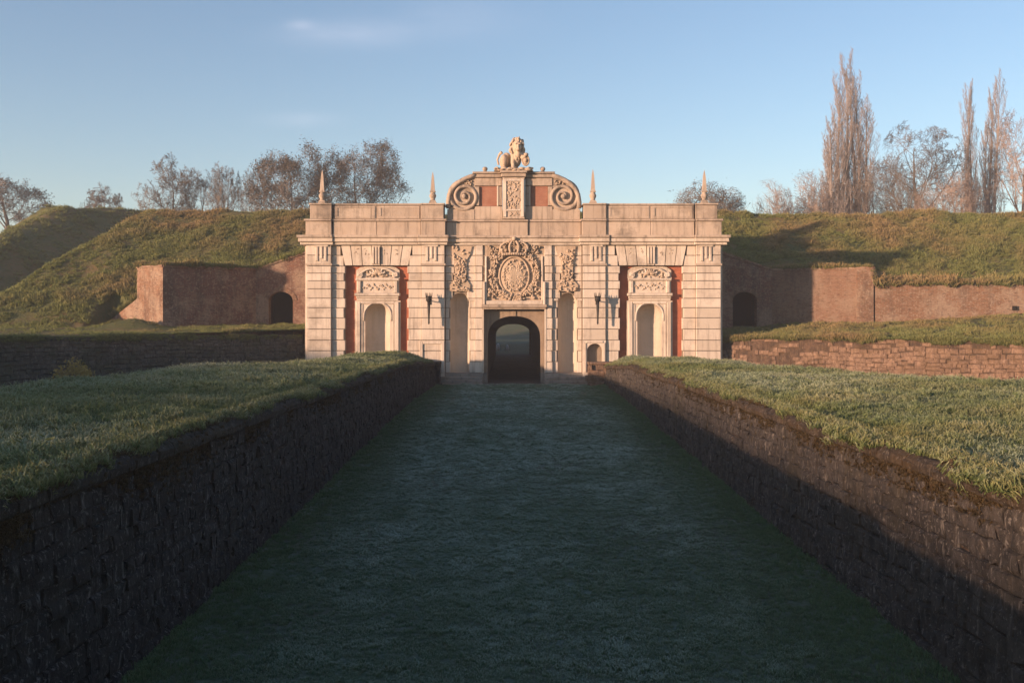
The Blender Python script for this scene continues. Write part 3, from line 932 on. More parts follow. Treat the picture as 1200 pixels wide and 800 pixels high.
def pavilion(m):
    X = (lambda p: p) if m == 0 else MIR
    odd = 0
    for yt, yb_ in zip(COURSE, COURSE[1:]):
        odd = 1 - odd; tooth = 1.6 if odd else 0.0
        ashlar(X(359), X(388), yt, yb_, 0.0, thick=0.42)                     # outer pilaster
        ashlar(X(388), X(402.2 + tooth), yt, yb_, 0.22)                      # pier beside the red panel
        ashlar(X(478.6 - tooth), X(494), yt, yb_, 0.13)                      # inner pier
        if m == 0 and yt > 395 and yt < 430: ashlar(X(494), X(521), yt, yb_, 0.10, thick=0.32)
        elif m == 1 and yt > 395 and yt < 430: pass
        else: ashlar(X(494), X(521), yt, yb_, 0.0, thick=0.42)               # inner pilaster
    # capital band, frieze blocks and triglyphs
    for (a, b, d) in ((359, 388, 0.0), (494, 521, 0.0)):
        ashlar(X(a), X(b), 299, 311.5, d, thick=0.42); ashlar(X(a), X(b), 287, 299, d, thick=0.42)
        gbox('capital_band', X(a - 1), X(b + 1), 308.6, 311.0, -0.05, 0.02, 'lime_old')
        c = (a + b) / 2 + (3 if a < 400 else -2)
        for k in (-5, 0, 5): gbox('triglyph_bar', X(c + k - 1.6), X(c + k + 1.6), 289, 303 + (3 if k else 0), -0.07, 0.03, 'lime', 0.03)
        gbox('triglyph_cap', X(c - 8), X(c + 8), 287.2, 289, -0.08, 0.03, 'lime')
    ashlar(X(388), X(398.4), 287, 299, 0.22); ashlar(X(388), X(402), 299, 311.5, 0.22)
    ashlar(X(483), X(494), 287, 299, 0.13); ashlar(X(479.5), X(494), 299, 311.5, 0.13)
    tops = [398.7, 410, 422.7, 434.7, 446, 458.7, 471.5, 482.7]; bots = [403.4, 412.7, 424.2, 436.7, 445.2, 456.5, 468.3, 478.4]
    for i in range(7):
        d = 0.16 - (0.06 if i == 3 else 0.0) + (0.015 if i % 2 else 0)
        g = 0.42
        gprism('voussoir', [(X(tops[i] + g), 287.4), (X(tops[i + 1] - g), 287.4), (X(bots[i + 1] - g), 310.6), (X(bots[i] + g), 310.6)], d, 0.46, 'lime')
        if i == 3:
            for k in (-3.3, 0, 3.3): gbox('keystone_fillet', X(440.5 + k - 1.1), X(440.5 + k + 1.1), 289, 309, 0.03, 0.12, 'lime', 0.02)
        elif i in (1, 2, 4, 5):
            mbx = MB(); cx = (tops[i] + tops[i + 1]) / 2 + (0.6 if i < 3 else -0.6)
            lumps(mbx, [(X(cx + RG.uniform(-2.5, 2.5)), 294 + RG.uniform(-3, 4)) for _ in range(5)], d, i + 10 * m, (0.7, 1.4), 0.03); mbx.build('carved_detail', 'lime_old', gate)
    # red recessed panel
    gbox('red_panel', X(402), X(424), 310, 450, 0.62, 1.3, 'red'); gbox('red_panel', X(464), X(479.5), 310, 450, 0.62, 1.3, 'red')
    gbox('red_panel', X(424), X(464), 310, 330, 0.62, 1.3, 'red')
    # niche surround
    arch_plate('niche_surround', X(414.6), X(468.4), 352, 421, X(441.5), 14.6, 370, 14.6, 0.40, 0.62, 'lime')
    niche('niche', X(441.5), 14.6, 370, 419, 0.60, 0.62)
    for k in range(2): pass
    a = arch_pts(X(441.5), 16.2, 370, 16.2, 14)
    mbx = MB(); mbx.tube([(GX(p[0]), Y0 + 0.39, GZ(p[1])) for p in [(X(441.5) - 16.2, 376)] + a + [(X(441.5) + 16.2, 376)]], 0.055, 6); mbx.build('archivolt', 'lime', gate)
    for (p0, p1) in ((416.4, 421.4), (461.6, 466.6)): gbox('architrave', X(p0), X(p1), 353.5, 420, 0.30, 0.405, 'lime', 0.03)
    gbox('architrave', X(421.6), X(461.4), 353.0, 355.6, 0.32, 0.405, 'lime', 0.02)
    for (p0, p1) in ((421.8, 424.2), (458.8, 461.2)): gbox('inner_fillet', X(p0), X(p1), 356, 420, 0.36, 0.405, 'lime', 0.02)
    gbox('niche_sill', X(417), X(466), 417.8, 421.5, 0.22, 0.62, 'lime', 0.03)
    gbox('cornice_moulding', X(415), X(468), 343.2, 346.4, 0.16, 0.62, 'lime', 0.03); gbox('cornice_moulding', X(416.5), X(466.5), 346.6, 349.2, 0.24, 0.62, 'lime', 0.03)
    gbox('cornice_moulding', X(417), X(466), 349.4, 351.8, 0.31, 0.62, 'lime', 0.02)
    gbox('frieze_panel', X(416.5), X(466.5), 328.5, 343.0, 0.36, 0.62, 'lime')
    for (p0, p1) in ((418, 422), (461, 465)): gbox('console', X(p0), X(p1), 328.8, 342.8, 0.25, 0.37, 'lime', 0.03)
    mbx = MB()
    lumps(mbx, [(X(424.5 + 1.5 * i + RG.uniform(-.6, .6)), 335.5 + 2.6 * math.sin(i * 1.25) + RG.uniform(-1.6, 1.6)) for i in range(24)], 0.35, 3 + m, (1.0, 2.0), 0.055)
    mbx.build('carved_frieze', 'carved', gate)
    gbox('pediment_base', X(416), X(467), 325.6, 328.3, 0.22, 0.62, 'lime', 0.03)
    gprism('pediment_back', [(X(415.5), 325.4), (X(416), 316), (X(421), 312.5), (X(427), 311.6), (X(456), 311.6), (X(462), 312.5), (X(467), 316), (X(467.5), 325.4)], 0.46, 0.62, 'lime')
    # swan-neck scrolls and a shell
    mbx = MB()
    for s in (-1, 1):
        pts = []
        for k in range(26):
            t = k / 25
            if t < 0.6: x = 24 - 17 * (t / 0.6); y = 324 - 8.5 * math.sin(t / 0.6 * math.pi / 2) - 1.0
            else:
                u = (t - 0.6) / 0.4; q = -math.pi / 2 - u * 1.6 * math.pi; rr = 3.2 * (1 - 0.6 * u); x = 7 + rr * math.cos(q) * -1 * -1; y = 317.7 + rr * math.sin(q)
            pts.append((GX(X(441.5 + s * x)), Y0 + 0.36, GZ(y)))
        mbx.tube(pts, 0.062, 6)
        pts = []
        for k in range(16):
            u = k / 15; q = math.pi / 2 + u * 3.0 * math.pi; rr = 3.4 * (1 - 0.7 * u); pts.append((GX(X(441.5 + s * (21.0 + rr * math.cos(q)))), Y0 + 0.36, GZ(321.5 + rr * math.sin(q))))
        mbx.tube(pts, 0.05, 6)
    mbx.build('scroll_ornament', 'lime', gate)
    mbx = MB()
    for k in range(7):
        q = math.pi * (k + 0.5) / 7; c_ = (GX(X(441.5) + 3.6 * math.cos(q)), Y0 + 0.36, GZ(321.5 - 4.2 * math.sin(q)))
        mbx.ellipsoid(c_, (0.17, 0.08, 0.07), Matrix.Rotation(-q, 3, 'Y'), 8, 5)
    lumps(mbx, [(X(441.5 + RG.uniform(-20, 20)), 321.5 + RG.uniform(-3.5, 3)) for _ in range(34)], 0.42, 77 + m, (0.9, 2.0), 0.07)
    mbx.build('shell_ornament', 'carved', gate)
    # entablature and parapet
    xo = X(350)
    for (a, yt, yb_, d, mt) in ((352.5, 284, 287, -0.14, 'lime'), (350.8, 279.2, 283.8, -0.30, 'lime'), (349.4, 276, 279, -0.40, 'lime_old')):
        e = 359 - a
        gbox('cornice', X(359 - e), X(391), yt, yb_, d - 0.04, 1.3, mt, 0.03); gbox('cornice', X(391), X(490), yt, yb_, d + 0.06, 1.3, mt, 0.03)
        gbox('cornice', X(490), X(521 + e * 0.55), yt, yb_, d - 0.03, 1.3, mt, 0.03)
    for (a, b, d) in ((358, 388.5, 0.0), (389.5, 441, 0.12), (441, 493, 0.12), (493.2, 522, 0.0)):
        ashlar(X(a), X(b), 259.2, 276, d, 'lime_old', thick=1.3 - d, name='parapet_block')
        e = 1.4 if d == 0 else 0
        gbox('parapet_moulding', X(a - (1.5 if a < 360 else 0)), X(b + (1.5 if b > 520 else 0)), 256.6, 259, d - 0.10, 1.3, 'lime_old', 0.03)
    for (a, b, d) in ((363, 388.5, 0.05), (390, 441, 0.20), (441, 493, 0.20), (493.2, 520, 0.05)):
        ashlar(X(a), X(b), 240.2, 256.4, d, 'lime_old', thick=1.2 - d, name='parapet_block')
        gbox('parapet_cap', X(a - (1 if a < 364 else 0)), X(b + (1 if b > 519 else 0)), 238, 240, d - 0.06, 1.24, 'lime_old', 0.02)
        if d > 0.1:
            for (p, q_, r_, s_) in ((a + 2, b - 2, 241, 243), (a + 2, b - 2, 253, 255.4), (a + 2, a + 5, 243.2, 252.8), (b - 5, b - 2, 243.2, 252.8)):
                gbox('panel_border', X(p), X(q_), r_, s_, d - 0.035, d + 0.03, 'lime_old')


pavilion(0)
pavilion(1)
# small panel low on the left pavilion, arched recess low on the right one
gbox('panel_frame', 491.5, 495.5, 399.5, 437, 0.02, 0.12, 'lime', 0.02); gbox('panel_frame', 517, 520.6, 399.5, 437, 0.02, 0.12, 'lime', 0.02)
gbox('panel_frame', 495.7, 516.8, 399.5, 403, 0.02, 0.12, 'lime', 0.02)
gbox('recess_plinth', 683, 710, 436, 450, 0.0, 0.42, 'lime', 0.02)
arch_plate('recess_surround', MIR(521), MIR(494), 398.6, 436, 697, 9.0, 411, 8.6, 0.0, 0.42, 'lime'); niche('recess', 697, 9.0, 411, 436, 0.40, 0.30)
gbox('recess_frame', 684.5, 687.2, 401.5, 436, -0.05, 0.02, 'lime', 0.02); gbox('recess_frame', 706.8, 709.4, 401.5, 436, -0.05, 0.02, 'lime', 0.02); gbox('recess_frame', 687.3, 706.7, 399.5, 401.9, -0.05, 0.02, 'lime', 0.02)


# ---- centre bay
def centre_side(m):
    X = (lambda p: p) if m == 0 else MIR
    cx = 538.5
    arch_plate('slot_surround', X(521.2), X(566), 300, 438, X(cx), 11.4, 354, 11.0, 0.38, 0.62, 'joint')
    niche('drawbridge_slot', X(cx), 11.4, 354, 437, 0.60, 0.55)
    odd = 0
    rows = list(zip(COURSE, COURSE[1:]))[:-1]
    for yt, yb_ in rows:
        odd = 1 - odd; t = 0.9 if odd else -0.6
        if yb_ > 350:
            ashlar(X(521.6), X(526.6 + t), yt, yb_, 0.30, thick=0.2); ashlar(X(550.6 - t), X(557), yt, yb_, 0.30, thick=0.2)
        else:
            ashlar(X(521.6), X(531 + t), yt, yb_, 0.30, thick=0.2); ashlar(X(546.5 - t), X(557), yt, yb_, 0.30, thick=0.2)
        ashlar(X(556.6 - t * 0.5), X(565.4), yt, yb_, 0.14, thick=0.4)
    ashlar(X(521.6), X(557), 299, 311.5, 0.30, thick=0.2); ashlar(X(521.6), X(557), 287, 299, 0.30, thick=0.2)
    ashlar(X(557), X(566), 299, 311.5, 0.16, thick=0.4); ashlar(X(557), X(566), 287, 299, 0.16, thick=0.4)
    # hanging trophy above the slot
    gprism('trophy_back', [(X(529), 288), (X(553), 288), (X(551), 297), (X(546.5), 305), (X(546), 326), (X(551), 334), (X(550), 341), (X(527), 341), (X(526.5), 334), (X(533), 326), (X(532), 305), (X(530), 297)], 0.20, 0.32, 'carved')
    mbx = MB(); q = random.Random(90 + m); pts = []
    for k in range(90):
        y = q.uniform(289, 341); w = lin(y, [(288, 11), (300, 8.5), (308, 6), (326, 6.5), (336, 11), (341, 11)]); pts.append((X(539.2 + q.uniform(-w, w)), y))
    lumps(mbx, pts, 0.19, 5 + m, (1.2, 2.6), 0.10); mbx.build('trophy_carving', 'carved', gate)
    # impost line running at the spring of the slot
    gbox('impost', X(521.6), X(527.2), 349.8, 352.2, 0.22, 0.31, 'lime'); gbox('impost', X(549.8), X(556.5), 349.8, 352.2, 0.22, 0.31, 'lime')
    # plinth and steps
    gbox('plinth', X(521), X(566), 437.2, 450, 0.12, 0.62, 'step', 0.03)
    for k in range(3):
        gbox('step', X(513), X(565.5), 441.0 + 3.6 * k, 444.4 + 3.6 * k + (3 if k == 2 else 0), -0.35 - 0.32 * k, 0.11, 'step', 0.02)


centre_side(0)
centre_side(1)
# doorway
arch_plate('door_surround', 565.5, 639.5, 362.2, 450, 602.5, 31.5, 398, 28.0, 0.78, 1.32, 'jamb', 0.72)
gbox('lintel_soffit', 565.5, 639.5, 360.4, 362.1, 0.06, 1.3, 'lime_old')
gbox('door_jamb', 564.6, 566.8, 362.2, 437, 0.12, 0.80, 'lime'); gbox('door_jamb', 638.2, 640.4, 362.2, 437, 0.12, 0.80, 'lime')
gbox('guard_stone', 565, 571.2, 437, 450, 0.45, 0.80, 'step', 0.04); gbox('guard_stone', 633.8, 640, 437, 450, 0.45, 0.80, 'step', 0.04)
gbox('keystone', 600, 605, 363, 370.4, 0.72, 0.86, 'jamb', 0.02)
# passage vault
va = arch_pts(602.5, 32.2, 398, 28.5, 18, 0.72); vs_ = []; fs = []
for (yy, sx, zt_, zf) in ((Y0 + 1.31, 1.0, 3.86, 0.0), (Y0 + 15, 1.0, 3.7, 0.35), (Y0 + 32.2, 1.0, 3.44, 0.76)):
    zsp = GZ(398) if True else 0
    ring = [(GX(570.3), yy, zf - 0.1)] + [(GX(602.5) + (GX(p[0]) - GX(602.5)) * sx, yy, 2.3 + (GZ(p[1]) - GZ(398)) / (GZ(370) - GZ(398)) * (zt_ - 2.3)) for p in va] + [(GX(634.7), yy, zf - 0.1)]
    vs_ += ring
k_ = len(va) + 2
for i in range(2):
    for j in range(k_ - 1): fs.append((i * k_ + j, i * k_ + j + 1, (i + 1) * k_ + j + 1, (i + 1) * k_ + j))
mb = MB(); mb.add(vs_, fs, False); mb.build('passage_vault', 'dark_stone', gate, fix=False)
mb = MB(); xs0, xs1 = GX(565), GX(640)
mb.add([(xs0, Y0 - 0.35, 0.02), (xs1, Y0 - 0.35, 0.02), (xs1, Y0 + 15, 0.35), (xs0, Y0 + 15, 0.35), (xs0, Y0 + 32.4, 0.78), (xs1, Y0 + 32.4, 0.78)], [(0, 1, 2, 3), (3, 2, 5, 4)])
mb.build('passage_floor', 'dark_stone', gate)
gbox('threshold', 514, 690, 449.2, 458, -1.1, -0.36, 'dark_stone', 0.03)

# coat of arms panel
gbox('panel_back', 566, 639, 287, 360.2, 0.26, 0.62, 'carved')
for (a, b) in ((565.6, 568.6), (636.4, 639.4)): gbox('panel_frame', a, b, 330, 357, -0.02, 0.27, 'lime', 0.03)
for (a, b) in ((568.2, 570.6), (634.4, 636.8)): gbox('panel_frame', a, b, 300, 352, 0.10, 0.27, 'lime', 0.03)
gbox('panel_frame', 568.8, 636.2, 352.2, 356.8, 0.04, 0.27, 'lime', 0.03)
gbox('panel_sill', 564, 641, 357, 360.2, -0.10, 0.62, 'lime_old', 0.03)
coat = thing  # placeholder name kept out of the scene
ca = bpy.data.objects.new('coat_of_arms', None); C.objects.link(ca); ca.parent = gate; ca.location = (0, 0.2, GZ(350))
ca['label'] = 'carved coat of arms with crown, shield and wreath above the passage'
CX = 602.5


def dome_ellipse(mb, cx, cy, rx, ry, d, h, n=32, rings=6):
    vs_ = [(GX(cx), Y0 + d - h, GZ(cy))]; fs = []
    for j in range(1, rings + 1):
        t = j / rings
        for i in range(n):
            q = 2 * math.pi * i / n; vs_.append((GX(cx + rx * t * math.cos(q)), Y0 + d - h * (1 - t ** 2.5), GZ(cy + ry * t * math.sin(q) * (1 + 0.05 * math.sin(q)))))
    for i in range(n): fs.append((0, 1 + i, 1 + (i + 1) % n))
    for j in range(rings - 1):
        for i in range(n):
            a = 1 + j * n + i; b = 1 + j * n + (i + 1) % n; fs.append((a, a + n, b + n, b))
    mb.add(vs_, fs, True)


mb = MB(); dome_ellipse(mb, CX, 323, 17.5, 22.5, 0.22, 0.16)
mb.tube([(GX(CX + 17.5 * math.cos(2 * math.pi * k / 36)), Y0 + 0.18, GZ(323 + 22.5 * math.sin(2 * math.pi * k / 36))) for k in range(37)], 0.06, 6)
q = random.Random(31); pts = []
for k in range(170):
    a = q.uniform(0, 2 * math.pi); t = math.sqrt(q.uniform(0.02, 0.85)); pts.append((CX + 15 * t * math.cos(a), 323 + 20 * t * math.sin(a)))
lumps(mb, pts, 0.10, 32, (0.7, 2.2), 0.055)
mb.build('shield', 'carved', ca)
mb = MB(); q = random.Random(33)
for k in range(240):
    a = math.pi * (0.5 + (q.uniform(0.04, 0.83)) * (1 if k % 2 else -1)); rr = q.uniform(-3.2, 3.6)
    x = CX + (25.5 + rr) * math.cos(a); y = 321 + (28 + rr) * math.sin(a)
    rot = Matrix.Rotation(-(a + math.pi / 2) + q.uniform(-0.9, 0.9), 3, 'Y')
    mb.ellipsoid((GX(x), Y0 + 0.16 - q.uniform(0, 0.07), GZ(y)), (q.uniform(1.6, 3.1) * PX, q.uniform(0.06, 0.13), q.uniform(0.7, 1.3) * PX), rot, 7, 5)
mb.build('wreath', 'carved', ca)
mb = MB()
for k in range(11):
    t = -1 + 2 * k / 10; mb.ellipsoid((GX(CX + 13 * t), Y0 + 0.02 - 0.14 * (1 - t * t), GZ(298 - 0.6 * (1 - t * t))), (0.10, 0.10, 0.085), None, 8, 6)
for k in range(7):
    t = -1 + 2 * k / 6; pts = []
    for j in range(9):
        u = j / 8; w = math.sin(math.pi * (0.25 + 0.75 * u)) ; pts.append((GX(CX + 15.5 * t * w * 1.05), Y0 + 0.0 - 0.2 * (1 - t * t) * w, GZ(297 - 17 * u ** 0.85)))
    if k % 2 == 0: mb.tube(pts, [0.07] * 6 + [0.06, 0.05, 0.05], 6)
    else: lumps(mb, [((p[0] / PX) + 600, 450 - p[2] / PX) for p in pts[::1]], -0.02, 70 + k, (0.9, 1.9), 0.14)
    mb.ellipsoid((GX(CX + 14 * t), Y0 - 0.02, GZ(293)), (0.08, 0.09, 0.11), None, 7, 5)
mb.ellipsoid((GX(CX), Y0 - 0.10, GZ(280)), (0.13, 0.13, 0.13), None, 8, 6)
mb.build('crown_carving', 'carved', ca)
mb = MB(); q = random.Random(35); pts = []
for s in (-1, 1):
    for k in range(40): pts.append((CX + s * q.uniform(16, 30), q.uniform(288, 304)))
    for k in range(24): pts.append((CX + s * q.uniform(20, 31), q.uniform(338, 350)))
for k in range(22): pts.append((CX + q.uniform(-9, 9), q.uniform(344, 353)))
lumps(mb, pts, 0.17, 36, (1.0, 2.4), 0.10)
mb.build('mantling', 'carved', ca)

# centre entablature and attic
for (yt, yb_, d, mt) in ((284, 287, 0.14, 'lime'), (279.2, 283.8, 0.0, 'lime'), (276, 279, -0.10, 'lime_old')): gbox('cornice', 521 + 3, 683 - 3, yt, yb_, d, 1.3, mt, 0.03)
for (a, b) in ((522.4, 585), (585, 619), (619, 681.6)):
    d = 0.46 if a != 585 else 0.36
    ashlar(a, b, 259.2, 276, d, 'lime_old', thick=0.8, name='attic_block'); gbox('attic_moulding', a, b, 256.6, 259, d - 0.08, 1.3, 'lime_old', 0.02)

# pediment
PD = 0.46
for (a, b, t, u) in ((556, 588.6, 207, 216.6), (556, 588.6, 240.4, 256.4), (556, 561.6, 217, 240), (583.4, 588.6, 217, 240)):
    for X in ((lambda p: p), MIR): ashlar(X(a), X(b), t, u, PD, 'lime_old', thick=0.7, name='pediment_block')
for X in ((lambda p: p), MIR):
    gbox('brick_panel', X(561.7), X(583.3), 216.8, 240.2, PD + 0.12, PD + 0.6, 'red_dull')
    gbox('panel_fillet', X(582.2), X(584), 216.6, 240.4, PD - 0.05, PD + 0.05, 'lime', 0.01)
ashlar(588.8, 615.2, 207, 256.4, PD - 0.30, 'lime_old', thick=0.9, name='centre_pier')
for (a, b, t, u) in ((590, 593.4, 209, 254), (610.6, 614, 209, 254), (593.5, 610.5, 209, 212), (593.5, 610.5, 244.8, 247)): gbox('pier_fillet', a, b, t, u, PD - 0.37, PD - 0.28, 'lime', 0.015)
mb = MB(); q = random.Random(44)
lumps(mb, [(602 + q.uniform(-7, 7), q.uniform(213, 244)) for _ in range(60)], PD - 0.30, 45, (1.0, 2.3), 0.06)
mb.build('pier_carving', 'carved', gate)
mb = MB(); lumps(mb, [(602 + q.uniform(-6, 6), q.uniform(248.5, 252.5)) for _ in range(14)], PD - 0.30, 46, (0.9, 1.6), 0.05); mb.build('base_carving', 'carved', gate)
for (a, b, t, u, d) in ((553.5, 650.5, 200.2, 202.6, PD - 0.22), (555, 649, 202.8, 206.8, PD - 0.12), (586, 618, 200.0, 202.6, PD - 0.55), (587.4, 616.6, 202.8, 206.8, PD - 0.42)):
    gbox('pediment_cornice', a, b, t, u, d, PD + 0.9, 'lime_old', 0.03)


def volute(m):
    X = (lambda p: p) if m == 0 else MIR
    out = [(557, 204), (550, 206), (542, 209.5), (535, 214), (529.5, 220), (526, 227), (524.6, 236), (525, 243)]
    gprism('volute_back', [(X(x), y) for x, y in out] + [(X(524.4), 256.4), (X(556), 256.4), (X(556), 207)], PD + 0.06, PD + 0.75, 'lime_old')
    mbx = MB(); mbx.tube([(GX(X(x)), Y0 + PD + 0.02, GZ(y)) for x, y in out], [0.14] * len(out), 8, squash=1.4); mbx.build('volute_rim', 'lime_old', gate)
    mbx = MB(); pts = []; rad = []
    for k in range(64):
        u = k / 63; q = -0.5 * math.pi + u * 4.6 * math.pi; rr = 17.0 * (1 - u) ** 0.9 + 2.0
        pts.append((GX(X(543.5 + rr * math.cos(q) * -1)), Y0 + PD + 0.03 - 0.10 * u, GZ(229 + rr * 0.98 * math.sin(q)))); rad.append(0.125 * (1 - 0.5 * u))
    mbx.tube(pts, rad, 8); mbx.ellipsoid((GX(X(543.5)), Y0 + PD - 0.08, GZ(229)), (0.15, 0.12, 0.15), None, 10, 7)
    mbx.build('volute_scroll', 'lime_old', gate)
    mbx = MB(); q = random.Random(50 + m); lumps(mbx, [(X(553 - q.uniform(0, 10)), 211.5 + q.uniform(-2.4, 4)) for _ in range(14)], PD + 0.02, 51 + m, (1.0, 1.9), 0.09); mbx.build('acanthus_leaf', 'carved', gate)
    gbox('volute_base', X(523.5), X(556), 244.2, 256.4, PD - 0.02, PD + 0.5, 'lime_old', 0.02)


volute(0)
volute(1)
# small stone balls on the pediment
for x, lab in ((568, 'small worn stone ball on the pediment, on the sunward side of the lion'), (636.5, 'small worn stone ball on the pediment, on the shaded side of the lion')):
    mb = MB(); c = (GX(x), Y0 + PD + 0.3, GZ(200)); 
    t_ = thing('stone_ball', c, lab, 'ball')
    mb.lathe(c, [(0.20, 0.0), (0.17, 0.05), (0.09, 0.09), (0.08, 0.11)], 10); mb.build('ball_foot', 'lime_old', t_)
    mb = MB(); mb.ellipsoid((c[0], c[1], c[2] + 0.21), (0.15, 0.15, 0.13), None, 10, 7); mb.build('ball', 'lime_old', t_)

# ---- obelisk finials
for x, top, lab in ((376, 198, 'stone obelisk finial on the parapet corner by the brown-leaved trees'), (506.5, 200, 'stone obelisk finial on the parapet beside the sunward scroll'),
                    (695.5, 197, 'stone obelisk finial on the parapet beside the shaded scroll'), (827, 198, 'stone obelisk finial on the parapet corner towards the poplars')):
    c = (GX(x), Y0 + 0.42, GZ(238)); t_ = thing('obelisk_finial', c, lab, 'finial', 'obelisk finials along the parapet')
    h = (238 - top) * PX
    mb = MB(); mb.lathe(c, [(0.29, 0.0), (0.29, 0.09), (0.24, 0.13), (0.22, 0.20)], 4, False, math.pi / 4); mb.build('finial_base', 'lime_old', t_)
    mb = MB(); mb.lathe((c[0], c[1], c[2] + 0.20), [(0.15, 0), (0.12, 0.07), (0.17, 0.16), (0.20, 0.27), (0.16, 0.37), (0.11, 0.42), (0.15, 0.46)], 10); mb.build('finial_neck', 'lime_old', t_)
    mb = MB(); mb.lathe((c[0], c[1], c[2] + 0.66), [(0.22, 0), (0.22, 0.06), (0.17, 0.09), (0.09, h - 1.0), (0.06, h - 0.86), (0.01, h - 0.66)], 4, False, math.pi / 4); mb.build('finial_spike', 'lime_old', t_)

# ---- iron torch holders
for x, lab in ((503.5, 'black iron torch holder on the sunward pavilion, casting a thin shadow'), (699.5, 'black iron torch holder on the far pavilion, above the small arched recess')):
    c = (GX(x), Y0 + 0.0, GZ(356)); t_ = thing('torch_holder', c, lab, 'torch holder', 'iron torch holders on the gate')
    yy = Y0 - 0.55
    mb = MB(); mb.tube([(c[0], Y0, GZ(352)), (c[0], Y0 - 0.3, GZ(353)), (c[0], yy, GZ(352))], 0.03, 6); mb.box(c[0] - 0.08, c[0] + 0.08, Y0 - 0.03, Y0 + 0.0, GZ(357), GZ(347)); mb.build('bracket_arm', 'iron', t_)
    mb = MB(); mb.lathe((c[0], yy, GZ(380)), [(0.02, 0), (0.05, 0.06), (0.045, 0.2), (0.075, 0.9), (0.09, 1.25)], 8); mb.build('shaft', 'iron', t_)
    mb = MB(); mb.lathe((c[0], yy, GZ(380) + 1.25), [(0.10, 0), (0.17, 0.08), (0.15, 0.2), (0.18, 0.32)], 8)
    for k in range(6): mb.tube([(c[0] + 0.15 * math.cos(k), yy + 0.15 * math.sin(k), GZ(380) + 1.5), (c[0] + 0.19 * math.cos(k), yy + 0.19 * math.sin(k), GZ(380) + 1.76)], [0.03, 0.012], 5)
    mb.build('cresset', 'iron', t_)

# ---- the lion
lion = thing('lion_statue', (GX(602), Y0 + PD + 0.1, GZ(200)), 'weathered stone lion resting a paw on a shield on top of the pediment', 'statue')
LY = Y0 + PD + 0.15
mb = MB()
def le(x, y, d, rx, ry, rd, rot=None): mb.ellipsoid((GX(x), LY + d, GZ(y)), (rx * PX, rd, ry * PX), rot, 16, 11)
le(598, 186, 0.38, 9.0, 7.8, 0.34); le(605, 183, 0.0, 6.6, 11.5, 0.36)          # trunk and chest
le(590.5, 187.5, 0.02, 5.2, 8.8, 0.36); le(593.5, 181.0, 0.22, 5.0, 5.0, 0.30)      # haunch and hip
le(605.5, 171.5, 0.02, 8.0, 12.6, 0.42); le(605.8, 166.5, -0.04, 7.6, 7.6, 0.38)    # mane
le(606.8, 170.5, -0.30, 4.6, 6.4, 0.26); le(607.4, 174.6, -0.50, 2.7, 2.6, 0.20); le(607.4, 179.5, -0.36, 3.2, 4.6, 0.16)   # face, muzzle, beard
for e in (-2.1, 2.3): le(607 + e, 168.0, -0.50, 1.6, 0.9, 0.10); le(607.2 + e * 1.25, 172.8, -0.46, 1.3, 1.6, 0.10)         # brows and cheeks
le(607.3, 171.0, -0.56, 0.8, 2.6, 0.09); le(607.4, 173.2, -0.66, 1.2, 0.9, 0.06)
for (x, y) in ((601.5, 162.5), (612.2, 163)): le(x, y, -0.05, 2.0, 2.2, 0.10)
q = random.Random(60)
for k in range(70):
    a = q.uniform(0.15, 2 * math.pi + 0.15); rr = q.uniform(0.75, 1.05); x = 606 + 8.2 * rr * math.cos(a); y = 172.5 + 12.5 * rr * math.sin(a)
    le(x, y, q.uniform(-0.32, 0.25), q.uniform(0.9, 1.6), q.uniform(1.8, 3.2), 0.13, Matrix.Rotation(q.uniform(-0.5, 0.5), 3, 'Y'))
mb.tube([(GX(602), LY - 0.15, GZ(182)), (GX(601), LY - 0.3, GZ(189)), (GX(601.5), LY - 0.42, GZ(195))], [0.17, 0.13, 0.11], 10)
mb.tube([(GX(610), LY - 0.15, GZ(181)), (GX(613.5), LY - 0.4, GZ(184)), (GX(616), LY - 0.52, GZ(182.5))], [0.17, 0.13, 0.11], 10)
le(601.5, 196, -0.52, 3.0, 1.9, 0.20); le(616.5, 181, -0.55, 3.0, 2.2, 0.16)
le(590.5, 196, -0.25, 4.2, 2.0, 0.24)
mb.tube([(GX(584), LY + 0.4, GZ(190)), (GX(582.6), LY + 0.3, GZ(184)), (GX(585), LY + 0.15, GZ(178.5)), (GX(588), LY + 0.05, GZ(176))], [0.06, 0.06, 0.07, 0.10], 8)
body = mb.build('lion_body', 'carved', lion)
rm = body.modifiers.new('remesh', 'REMESH'); rm.mode = 'VOXEL'; rm.voxel_size = 0.022; rm.use_smooth_shade = True
sm_ = body.modifiers.new('smooth', 'SMOOTH'); sm_.iterations = 1; sm_.factor = 0.4
mb = MB(); le(616, 187.5, -0.40, 4.2, 6.2, 0.12, Matrix.Rotation(0.15, 3, 'Y')); mb.tube([(GX(616 + 4.0 * math.cos(2 * math.pi * k / 20)), LY - 0.46, GZ(187.5 + 6.0 * math.sin(2 * math.pi * k / 20))) for k in range(21)], 0.045, 6); le(616, 187.5, -0.53, 1.6, 2.2, 0.05); mb.build('shield', 'carved', lion)
mb = MB(); q = random.Random(61); a0 = MB()
mb.prism([(GX(579), GZ(200)), (GX(581), GZ(197.2)), (GX(586), GZ(196.6)), (GX(592), GZ(197.6)), (GX(600), GZ(197.0)), (GX(612), GZ(197.4)), (GX(618), GZ(196.8)), (GX(622), GZ(198.2)), (GX(625), GZ(200))], LY - 0.62, LY + 0.62)
for k in range(40): mb.ellipsoid((GX(q.uniform(580, 623)), LY - 0.6 + q.uniform(-0.06, 0.1), GZ(q.uniform(196.8, 199.5))), (q.uniform(0.08, 0.2), 0.10, q.uniform(0.05, 0.09)), Matrix.Rotation(q.uniform(-0.4, 0.4), 3, 'Y'), 7, 5)
mb.build('rock_base', 'carved', lion)

